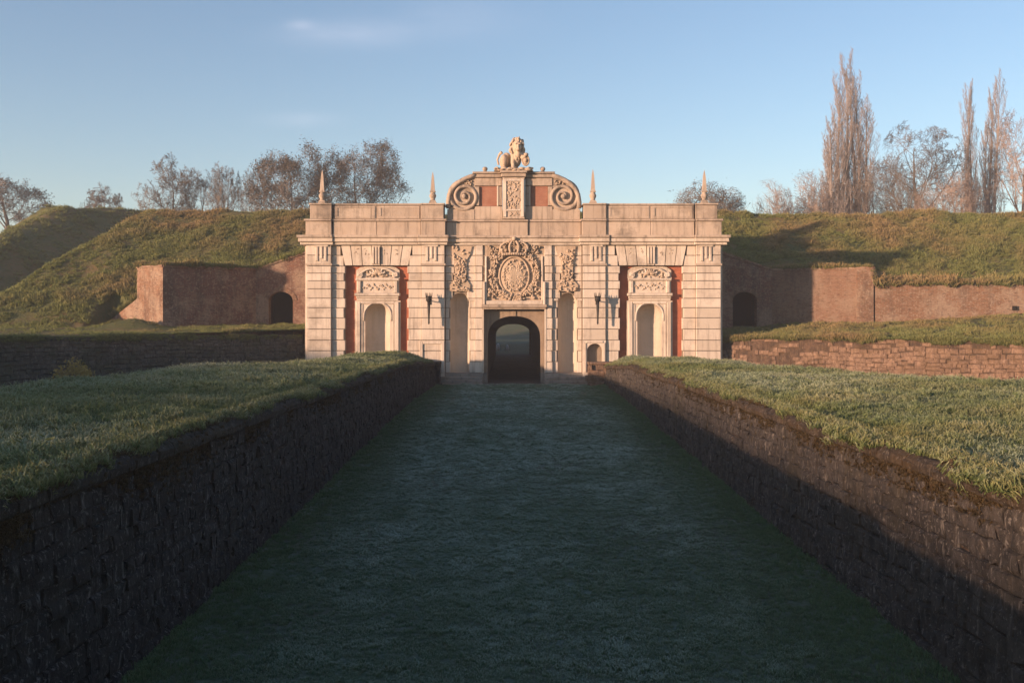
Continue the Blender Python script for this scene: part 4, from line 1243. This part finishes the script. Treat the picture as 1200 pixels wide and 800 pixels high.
# pale stones seen far through the passage
for (px_, py_, yy, w, h, lab) in ((583.5, 411.5, 104, 0.40, 0.75, 'small pale boundary stone nearest the passage wall'), (594.5, 413.5, 104, 0.30, 0.62, 'small pale boundary stone in the middle of the far passage opening')):
    X_ = (px_ - 600) * yy / F; z_ = 0.72
    mb = MB(); mb.lathe((X_, yy, z_ - 0.05), [(w * 0.5, 0), (w * 0.52, h * 0.5), (w * 0.45, h * 0.85), (w * 0.25, h), (0.02, h + 0.05)], 8)
    o = mb.build('boundary_stone', 'pale_block'); tag(o, lab, 'stone', 'pale stones beyond the passage')


# ------------------------------------------------------------------ trees
class Twigs:
    def __init__(self): self.v = []; self.f = []

    def seg(self, a, b, ra, rb_, n):
        t = (b - a); L = t.length
        if L < 1e-5: return
        t = t / L; up = Vector((0, 0, 1)) if abs(t.z) < 0.9 else Vector((1, 0, 0)); u = t.cross(up).normalized(); w = t.cross(u)
        o = len(self.v)
        for p, r_ in ((a, ra), (b, rb_)):
            for j in range(n):
                q = 2 * math.pi * j / n; c_, s_ = math.cos(q) * r_, math.sin(q) * r_
                self.v.append((p.x + u.x * c_ + w.x * s_, p.y + u.y * c_ + w.y * s_, p.z + u.z * c_ + w.z * s_))
        for j in range(n): self.f.append((o + j, o + (j + 1) % n, o + n + (j + 1) % n, o + n + j))


def grow(tr, crown, ends, r, p, d, L, rad, level, P):
    nseg = P['seg'][level]; sl = L / nseg; n = 7 if level == 0 else (5 if level == 1 else 3)
    tgt = tr if level <= P.get('trunk_levels', 0) else crown
    kids = P['kids'][level] if level < len(P['kids']) else 0
    pts = [(p, d, rad)]
    for i in range(nseg):
        j = P['wob'][level]
        d2 = (d + Vector((r.uniform(-j, j), r.uniform(-j, j), r.uniform(-j, j) + P['up'][level]))).normalized()
        rb_ = max(P['rmin'], rad * (1 - (i + 1) / nseg * (0.75 if level else 0.9)))
        q = p + d2 * sl; tgt.seg(p, q, pts[-1][2], rb_, n); p, d = q, d2; pts.append((p, d, rb_))
    if kids == 0 or level >= P['depth']:
        ends.append(p); ends.append(pts[len(pts) // 2][0]); return
    for k in range(kids):
        t = P['start'][level] + (1 - P['start'][level]) * (k + r.uniform(0, 0.9)) / kids
        i = min(nseg - 1, int(t * nseg)); f = t * nseg - i
        a, b = pts[i], pts[i + 1]; pp = a[0].lerp(b[0], f); rr = a[2] + (b[2] - a[2]) * f; dd = b[1]
        az = k * 2.39996 + r.uniform(-0.5, 0.5); an = P['ang'][level] * r.uniform(0.75, 1.25)
        up = Vector((0, 0, 1)) if abs(dd.z) < 0.95 else Vector((1, 0, 0)); u = dd.cross(up).normalized(); w = dd.cross(u)
        nd = (dd * math.cos(an) + (u * math.cos(az) + w * math.sin(az)) * math.sin(an)).normalized()
        LL = L * P['ratio'][level] * r.uniform(0.7, 1.15) * (1 - P['taper'][level] * (t - P['start'][level]) / (1.001 - P['start'][level]))
        grow(tr, crown, ends, r, pp, nd, LL, max(P['rmin'], rr * P['rr'][level]), level + 1, P)


BROAD = dict(seg=[7, 6, 5, 3, 2], wob=[0.10, 0.17, 0.22, 0.28, 0.3], up=[0.02, 0.06, 0.04, 0.02, 0.0], kids=[13, 11, 9, 6, 0], depth=4, start=[0.22, 0.2, 0.2, 0.15],
             ang=[0.85, 0.72, 0.68, 0.68], ratio=[0.75, 0.55, 0.46, 0.5], taper=[0.45, 0.5, 0.5, 0.4], rr=[0.42, 0.42, 0.5, 0.6], rmin=0.0095)
ROUND = dict(BROAD, kids=[17, 12, 9, 6, 0], ang=[1.05, 0.8, 0.75, 0.75], start=[0.08, 0.2, 0.15, 0.1], ratio=[0.9, 0.55, 0.46, 0.48], rmin=0.011)
POPLAR = dict(seg=[12, 9, 5, 3], wob=[0.03, 0.07, 0.14, 0.2], up=[0.06, 0.22, 0.22, 0.14], kids=[26, 20, 7, 0], depth=3, start=[0.08, 0.05, 0.1],
              ang=[0.55, 0.60, 0.55], ratio=[0.34, 0.26, 0.5], taper=[0.60, 0.45, 0.4], rr=[0.28, 0.36, 0.6], rmin=0.0075, trunk_levels=0)
SHRUB = dict(BROAD, seg=[4, 4, 4, 3], kids=[14, 11, 9, 0], depth=3, start=[0.05, 0.1, 0.1], ang=[0.85, 0.65, 0.65], ratio=[0.8, 0.6, 0.5], taper=[0.3, 0.3, 0.3], rmin=0.010)


def tree(label, px_, ptop, half, Y, P, bark, seed, base_z=9.3, leaf=None, nleaf=0, name='bare_tree', cat='tree', stems=1, lsize=0.2, spread=0.0, group='trees behind the rampart', lj=0.3):
    r = random.Random(seed); X_ = (px_ - 600) * Y / F; ztop = ZC + (382 - ptop) * Y / F; H = ztop - base_z; W = half * Y / F
    root = thing(name, (X_, Y, base_z), label, cat, group)
    tr, cr, ends = Twigs(), Twigs(), []
    for s in range(stems):
        off = Vector((r.uniform(-1, 1) * spread, r.uniform(-0.6, 0.6) * spread, 0)) if stems > 1 else Vector((0, 0, 0))
        hk = (r.uniform(0.75, 1.0) if s else 1.0)
        if P is POPLAR:
            f = -1 + 2 * (s + 0.5) / stems + r.uniform(-0.12, 0.12); off.x = f * spread; hk = (1.0 - 0.36 * abs(f - 0.2) ** 1.4) * r.uniform(0.93, 1.02)
        grow(tr, cr, ends, r, off, Vector((off.x * 0.03, off.y * 0.03, 1)).normalized(), H * (0.62 if P is not POPLAR else 0.80) * hk, H * (0.015 if P is not POPLAR else 0.0095), 0, P)
    # fit the grown crown to the wanted height and spread, rounding it off inside an uneven envelope
    allv = np.array(tr.v + cr.v)
    if P is POPLAR:
        ks = H / (allv[:, 2].max() * 0.985); kx = W / np.percentile(np.abs(allv[:, 0]), 98.0)
    else:
        ks = H / np.percentile(allv[:, 2], 96.0); kx = W / np.percentile(np.abs(allv[:, 0]), 88.0)
    zc_, rz_ = H * 0.56, H * 0.45

    def bend(x, y, z):
        if P is POPLAR: return (x, y, z)
        w = sstep(0.12 * H, 0.36 * H, z)
        if w <= 0: return (x, y, z)
        dz = z - zc_; q = math.sqrt((x * x + y * y) / (W * W) + dz * dz / (rz_ * rz_)) + 1e-6
        dv = Vector((x / W / q * 1.7 + seed, y / W / q * 1.7, dz / rz_ / q * 1.7)); env = 1.0 + 0.22 * mnoise.noise(dv) + 0.10 * mnoise.noise(dv * 2.7)
        t = q / env
        if t < 0.7: return (x, y, z)
        f = 1 + ((0.7 + 0.34 * math.tanh((t - 0.7) / 0.34)) / t - 1) * w
        return (x * f, y * f, zc_ + dz * f)
    S = lambda v: [bend(a * kx, b * kx, c * ks) for a, b, c in v]
    raw_mesh('trunk', S(tr.v), tr.f, bark, root, True)
    raw_mesh('crown', S(cr.v), cr.f, bark, root, False)
    if leaf:
        vs_, fs = [], []
        for k in range(nleaf):
            e = r.choice(ends); c = Vector(bend(e.x * kx, e.y * kx, e.z * ks)) + Vector((r.gauss(0, lj), r.gauss(0, lj), r.gauss(0, lj)))
            a = Vector((r.uniform(-1, 1), r.uniform(-1, 1), r.uniform(-1, 1))).normalized(); b = a.orthogonal().normalized()
            s = lsize * r.uniform(0.6, 1.3); o = len(vs_)
            vs_ += [tuple(c - a * s), tuple(c + b * s * 0.5), tuple(c + a * s), tuple(c - b * s * 0.5)]; fs.append((o, o + 1, o + 2, o + 3))
        raw_mesh('leaves', vs_, fs, leaf, root, False)
    return root


tree('bare dark tree at the far left edge behind the bastion', 8, 203, 58, 142, BROAD, 'bark_grey', 101, 12.5, 'leaf_brown', 2500, lsize=0.14)
tree('small pale bare tree behind the bastion crest', 121, 219, 27, 130, ROUND, 'bark_grey', 102, 12.0)
tree('tallest grey bare tree of the row on the left rampart', 193, 182, 40, 108, BROAD, 'bark_grey', 103)
tree('grey bare tree leaning into the row, second along the left rampart', 232, 195, 30, 112, BROAD, 'bark_grey', 104)
tree('slim bare tree third along the left rampart', 263, 187, 24, 106, BROAD, 'bark_grey', 105)
tree('thin bare sapling beside the brown-leaved trees', 289, 194, 16, 104, BROAD, 'bark_grey', 106)
tree('broad tree with brown winter leaves beside the sapling', 345, 171, 52, 104, ROUND, 'bark_brown', 107, 9.3, 'leaf_brown', 15000, name='brown_leaved_tree', lsize=0.085)
tree('broad tree with brown winter leaves right behind the parapet', 424, 167, 54, 108, ROUND, 'bark_brown', 108, 9.3, 'leaf_brown', 15000, name='brown_leaved_tree', lsize=0.085)
tree('low brown bush behind the right end of the parapet', 828, 215, 46, 100, SHRUB, 'bark_brown', 109, 9.3, 'leaf_brown', 1500, name='bush', cat='bush', stems=3, spread=1.5, lsize=0.1)
tree('low pinkish bare bush between the parapet and the tall poplar', 905, 213, 26, 100, SHRUB, 'bark_pink', 110, 9.3, name='bush', cat='bush', stems=2, spread=1.0)
tree('pinkish bare bush at the foot of the tall poplar', 945, 202, 32, 102, SHRUB, 'bark_pink', 111, 9.3, 'leaf_brown', 700, name='bush', cat='bush', stems=3, spread=1.2, lsize=0.1)
tree('tallest bare poplar with many upright stems', 993, 57, 31, 112, POPLAR, 'bark_poplar', 112, 9.3, name='poplar', stems=8, spread=1.6)
tree('brown bush between the tallest poplar and the bare round tree', 1040, 186, 36, 108, SHRUB, 'bark_brown', 113, 9.3, 'leaf_brown', 2000, name='bush', cat='bush', stems=3, spread=1.5, lsize=0.1)
tree('bare round-headed tree between the poplars', 1078, 142, 52, 106, BROAD, 'bark_grey', 114, 9.3)
tree('bare poplar on the left of the close pair', 1137, 94, 12, 114, POPLAR, 'bark_poplar', 115, 9.3, name='poplar', stems=3, spread=0.6)
tree('bare poplar on the right of the close pair', 1160, 87, 14, 110, POPLAR, 'bark_poplar', 116, 9.3, name='poplar', stems=3, spread=0.6)
tree('pinkish bare tree at the right edge of the picture', 1202, 122, 38, 108, BROAD, 'bark_pink', 117, 9.3, 'leaf_brown', 900, lsize=0.1)
tree('pinkish low bush under the pair of poplars', 1112, 200, 42, 104, SHRUB, 'bark_pink', 118, 9.3, name='bush', cat='bush', stems=3, spread=1.4)
# yellow dry shrub behind the shaded bank
X_ = (84 - 600) * 36.0 / F
tree('small yellow-leaved dry shrub behind the shaded bank', 84, 426, 22, 36.0, dict(SHRUB, kids=[6, 5, 4, 0], rmin=0.006), 'bark_brown', 119, -0.3, 'leaf_yellow', 3600, name='dry_shrub', cat='shrub', stems=6, lsize=0.05, lj=0.10, spread=0.5, group='plants beside the wall')


# ------------------------------------------------------------------ grass
def tuft_mesh(name, mat, blades, rad, h, w, lean, seed):
    r = random.Random(seed); vs_, fs, tip = [], [], []
    for k in range(blades):
        a = r.uniform(0, 2 * math.pi); q = rad * math.sqrt(r.random()); bx, by = q * math.cos(a), q * math.sin(a)
        hh = h * r.uniform(0.55, 1.1); la = r.uniform(0, 2 * math.pi); ll = hh * r.uniform(0.2, 1.0) * lean; dx, dy = math.cos(la) * ll, math.sin(la) * ll
        wa = r.uniform(0, math.pi); wx, wy = math.cos(wa) * w, math.sin(wa) * w; o = len(vs_)
        vs_ += [(bx - wx, by - wy, -0.02), (bx + wx, by + wy, -0.02), (bx + dx * 0.4 + wx * 0.8, by + dy * 0.4 + wy * 0.8, hh * 0.6), (bx + dx * 0.4 - wx * 0.8, by + dy * 0.4 - wy * 0.8, hh * 0.6), (bx + dx, by + dy, hh * (1 - 0.25 * lean))]
        fs += [(o, o + 1, o + 2, o + 3), (o + 3, o + 2, o + 4)]; tip += [0, 0, 0.6, 0.6, 1.0]
    me = bpy.data.meshes.new(name); me.from_pydata(vs_, [], fs); me.materials.append(M[mat])
    at = me.attributes.new('tip', 'FLOAT', 'POINT'); at.data.foreach_set('value', tip)
    return me


def tuft_collection(name, mat, n, **kw):
    col = bpy.data.collections.new(name)
    for i in range(n):
        o = bpy.data.objects.new(name + '_blade_clump', tuft_mesh(name, mat, seed=i * 7 + 1, **kw)); col.objects.link(o)
    return col


def scatter(name, pts, sc, frost, dry, col, nvar, label, tilt=0.15, seed=1, cat='grass'):
    me = bpy.data.meshes.new(name); n = len(pts); me.from_pydata([tuple(p) for p in pts], [], [])
    r = np.random.default_rng(seed)
    rot = np.stack([r.normal(0, tilt, n), r.normal(0, tilt, n), r.uniform(0, 6.283, n)], 1).astype(np.float32)
    for nm, typ, dat in (('sc', 'FLOAT', np.asarray(sc, np.float32)), ('frost', 'FLOAT', np.asarray(frost, np.float32)), ('dry', 'FLOAT', np.asarray(dry, np.float32)), ('pick', 'INT', r.integers(0, nvar, n).astype(np.int32))):
        a = me.attributes.new(nm, typ, 'POINT'); a.data.foreach_set('value', dat)
    a = me.attributes.new('rot', 'FLOAT_VECTOR', 'POINT'); a.data.foreach_set('vector', rot.ravel())
    o = link(bpy.data.objects.new(name, me)); tag(o, label, cat, kind='stuff')
    ng = bpy.data.node_groups.new(name + '_scatter', 'GeometryNodeTree')
    ng.interface.new_socket('Geometry', in_out='INPUT', socket_type='NodeSocketGeometry'); ng.interface.new_socket('Geometry', in_out='OUTPUT', socket_type='NodeSocketGeometry')
    N = ng.nodes; Lk = ng.links
    gi = N.new('NodeGroupInput'); go = N.new('NodeGroupOutput'); iop = N.new('GeometryNodeInstanceOnPoints'); ci = N.new('GeometryNodeCollectionInfo')
    ci.inputs['Collection'].default_value = col; ci.inputs['Separate Children'].default_value = True; ci.inputs['Reset Children'].default_value = True
    def na(nm, typ):
        q = N.new('GeometryNodeInputNamedAttribute'); q.data_type = typ; q.inputs['Name'].default_value = nm; return q.outputs['Attribute']
    e2r = N.new('FunctionNodeEulerToRotation'); Lk.new(na('rot', 'FLOAT_VECTOR'), e2r.inputs[0])
    Lk.new(gi.outputs[0], iop.inputs['Points']); Lk.new(ci.outputs[0], iop.inputs['Instance']); iop.inputs['Pick Instance'].default_value = True
    Lk.new(na('pick', 'INT'), iop.inputs['Instance Index']); Lk.new(e2r.outputs[0], iop.inputs['Rotation']); Lk.new(na('sc', 'FLOAT'), iop.inputs['Scale'])
    Lk.new(iop.outputs[0], go.inputs[0])
    o.modifiers.new('scatter', 'NODES').node_group = ng
    return o


T_floor = tuft_collection('short_grass', 'gr_floor', 5, blades=26, rad=0.09, h=0.065, w=0.0042, lean=0.9)
T_bank = tuft_collection('bank_grass', 'gr_bank', 6, blades=38, rad=0.13, h=0.10, w=0.0050, lean=1.0)
T_slope = tuft_collection('slope_grass', 'gr_slope', 6, blades=36, rad=0.22, h=0.27, w=0.010, lean=1.0)
T_moss = tuft_collection('moss_clump', 'moss', 4, blades=30, rad=0.09, h=0.10, w=0.008, lean=1.3)

rs = np.random.default_rng(5)
# ditch floor: denser close by
P_, SC, FR = [], [], []
for y0, y1, dens in ((10, 16, 210), (16, 26, 130), (26, 40, 75), (40, 55.2, 50)):
    n = int((y1 - y0) * 9.7 * dens)
    for _ in range(n):
        y = rs.uniform(y0, y1); u = rs.uniform(-0.985, 0.985); p = ditch_fun(u, y)
        e = 1 - abs(u); nz = fbm(p[0], y, 0.35, 3); nz2 = fbm(p[0], y, 1.6, 2)
        P_.append(p); SC.append((0.75 + 0.35 * nz2 + rs.uniform(-0.2, 0.3)) * (1.0 if y < 26 else 1.35) * (1.35 if e < 0.06 else 1))
        FR.append(min(0.95, max(0.0, (0.45 + 0.55 * sstep(9, 26, y)) * sstep(0.05, 0.50, e) * (0.80 + 0.55 * nz + 0.4 * nz2) + rs.uniform(-0.1, 0.1))))  # less frost near the camera also puts the foreground's darkness into the colour
scatter('grass', P_, SC, FR, np.zeros(len(P_)), T_floor, 5, 'short frosted grass covering the ditch floor', 0.2, 1)

for side, fun, nm in ((-1, bank_l_fun, 'rough frosty grass on the shaded bank'), (1, bank_r_fun, 'rough sunlit grass on the bank of the brown wall')):
    P_, SC, FR, DR = [], [], [], []
    for y0, y1, dens in ((7.5, 14, 150), (14, 22, 95), (22, 34, 55), (34, 55, 32)):
        wd = 9 if side < 0 else 12
        for _ in range(int((y1 - y0) * wd * dens)):
            y = rs.uniform(y0, y1); u = rs.uniform(0.0, 1.25) ** 1.05; p = fun(u, y)
            if abs(p[0]) / max(y, 1) > 0.56: continue
            nz = fbm(p[0], y, 0.5, 3); nz2 = fbm(p[0] + 40, y, 0.22, 3); edge = 1 - sstep(0.0, 0.10, u)
            P_.append(p); SC.append((0.85 + 0.5 * nz + rs.uniform(-0.25, 0.35)) * (1.0 if y < 22 else 1.3) * (0.8 if edge > 0.5 else 1))
            FR.append(min(0.9, max(0, (0.40 if side < 0 else 0.34) * (1 - edge) + 0.4 * nz2 + rs.uniform(-0.12, 0.12))))
            DR.append(min(0.9, max(0, 0.12 + 0.6 * nz + 0.5 * edge * rs.random() + rs.uniform(-0.1, 0.1))))
    xt, zt = (WX_T, WZ) if side < 0 else (EX_T, EZ)
    for _ in range(7000):
        y = 7 + 47 * rs.random() ** 1.7; n1 = fbm(side * 5, y, 0.7, 3); d = 0.30 - abs(rs.normal(0, 0.13)) * (0.8 + 1.2 * n1)
        P_.append((lin(y, xt) + side * d, y, lin(y, zt) + 0.02)); SC.append(rs.uniform(0.6, 1.3)); FR.append(max(0, rs.uniform(-0.2, 0.5))); DR.append(rs.uniform(0.0, 0.8))
    scatter('grass', P_, np.clip(SC, 0.5, 1.5), FR, DR, T_bank, 6, nm, 0.4, 2 + side)

# moss and weeds along the copings
for side in (-1, 1):
    xt, zt = (WX_T, WZ) if side < 0 else (EX_T, EZ); P_, SC, FR, DR = [], [], [], []
    for _ in range(5200):
        y = 7 + 47 * rs.random() ** 1.7; d = rs.uniform(-0.08, 0.36); z = lin(y, zt) + (0.03 if d > 0 else -0.02 - 0.1 * rs.random())
        if fbm(side * 9, y, 0.8, 3) + rs.uniform(-0.3, 0.3) < -0.12 and d < 0.2: continue
        P_.append((lin(y, xt) + side * d, y, z)); SC.append(rs.uniform(0.4, 1.0) * (0.6 if d < 0.1 else 1.0)); FR.append(max(0, rs.uniform(-0.5, 0.35))); DR.append(rs.uniform(0, 0.8 if side > 0 else 0.3))
    for _ in range(9000):
        y = 7 + 47 * rs.random() ** 1.7; dz = 0.10 + abs(rs.normal(0, 0.16))
        if fbm(side * 3, y, 0.5, 4) + 0.5 * fbm(y, dz * 4, 0.9, 2) + rs.uniform(-0.25, 0.25) < 0.10: continue
        P_.append((lin(y, xt) - side * 0.02 + (-side) * 0.0, y, lin(y, zt) - dz)); SC.append(rs.uniform(0.25, 0.65)); FR.append(max(0, rs.uniform(-0.8, 0.4))); DR.append(rs.uniform(0, 0.9 if side > 0 else 0.3))
    scatter('moss', P_, SC, FR, DR, T_moss, 4, 'dark moss along the coping of the shaded wall' if side < 0 else 'brown moss along the coping of the sunlit wall', 0.5, 8 + side, 'moss')

# rampart slopes and terraces
P_, SC, FR, DR = [], [], [], []
def slope_pt(x, y, z, k=1.0, dry=0.0):
    nz = fbm(x, y, 0.22, 3); nz2 = fbm(x + 31, y, 0.7, 3)
    P_.append((x, y, z)); SC.append(max(0.25, (0.70 + 0.95 * nz2 + rs.uniform(-0.25, 0.40)) * k)); FR.append(max(0, rs.uniform(-0.3, 0.15)))
    DR.append(min(1, max(0, 0.20 + 1.0 * nz + 0.35 * nz2 + dry + rs.uniform(-0.15, 0.15))))


for _ in range(75000):
    x = rs.uniform(-40, 44); y = 57.4 + 20.5 * rs.random()
    if abs(x) < 11.3 and y < 71.5: continue
    z = rampart_z(x, y)
    if z < terrace_z(x, y) + 0.25 and abs(x) < 26: continue
    if z < 1.0: continue
    if x < 0 and -25 < x and abs(y - wall_y_left(x) - 0.5) < 0.5: continue
    if x > 0 and abs(y - wall_y_right(x) - 0.5) < 0.5: continue
    up = sstep(6.0, 11.5, z)
    slope_pt(x, y, z - 0.02, 1.0, 0.55 * up - 0.22 if x < 0 else (0.25 + 0.3 * sstep(18, 26, x)) * up - 0.12)
# shaggy fringe on the wall tops
for _ in range(9500):
    x = rs.uniform(-24.6, 48)
    if abs(x) < 11.7: continue
    wy = wall_y_left(x) if x < 0 else wall_y_right(x); zt_ = wall_top_left(x) if x < 0 else wall_top_right(x)
    big = 1.6 if x > 21.6 else 1.0
    if x < 21.6 and x > 0 and x < 17.5 and rs.random() < 0.6: continue
    d = rs.uniform(-0.02, 2.2 if x > 21.6 else 0.9)
    slope_pt(x, wy + d, zt_ + (0.13 if x < 21.6 else 0.0) + 0.12 * d * (1 if x > 21.6 else 0), big * rs.uniform(0.6, 1.2), 0.35 if x > 0 else 0.1)
# terraces and the fringe hanging over the low walls
for _ in range(15000):
    s = -1 if rs.random() < 0.42 else 1; u = rs.uniform(11.9, 36); v = rs.random() ** 1.6; ya = low_wall_y(u) + 0.02; Y_ = ya + (62.2 - ya) * v; x = s * u
    wy = wall_y_left(x) if s < 0 else wall_y_right(x)
    if Y_ > wy - 0.05 and (s > 0 or u < 25.2): continue
    z = terrace_z(x, Y_)
    if s < 0: z += 0.62 * math.exp(-((x + 21.8) / 1.6) ** 2 - ((Y_ - 56.7) / 0.9) ** 2)
    slope_pt(x, Y_, z, 0.6 if s < 0 else 0.8, -0.25 if s < 0 else 0.05)
for _ in range(2600):
    u = rs.uniform(12, 34); slope_pt(u, low_wall_y(u) - rs.uniform(-0.1, 0.12), 2.62 - rs.uniform(-0.05, 0.45) * max(0, fbm(u, 2, 0.5) + 0.5), rs.uniform(0.5, 1.0), 0.2)
for _ in range(1500):
    u = rs.uniform(12, 34); slope_pt(-u, low_wall_y(u) - rs.uniform(-0.1, 0.1), 2.72 - rs.uniform(-0.03, 0.2), rs.uniform(0.4, 0.7), -0.3)
# far bastion
for _ in range(9000):
    x = rs.uniform(-62, -30); y = rs.uniform(78, 112); z = bastion_z(x, y)
    if z > 4: slope_pt(x, y, z, 1.2, -0.9)
scatter('grass', P_, SC, FR, DR, T_slope, 6, 'long dry autumn grass on the ramparts and terraces', 0.3, 20)


# ------------------------------------------------------------------ morning haze
mb = MB(); mb.box(-905, 905, -905, 905, -3.4, 42.0)
hm = bpy.data.materials.new('morning_haze'); hm.use_nodes = True; ht = hm.node_tree
for n in list(ht.nodes): ht.nodes.remove(n)
ho = ht.nodes.new('ShaderNodeOutputMaterial'); hv = ht.nodes.new('ShaderNodeVolumePrincipled')
hv.inputs['Color'].default_value = (0.93, 0.95, 1.0, 1.0); hv.inputs['Density'].default_value = 0.00068; hv.inputs['Anisotropy'].default_value = 0.0
ht.links.new(hv.outputs[0], ho.inputs['Volume']); M['haze'] = hm
haze = mb.build('haze', 'haze'); tag(haze, 'thin pale morning haze filling the air over the whole place', 'haze', kind='stuff')
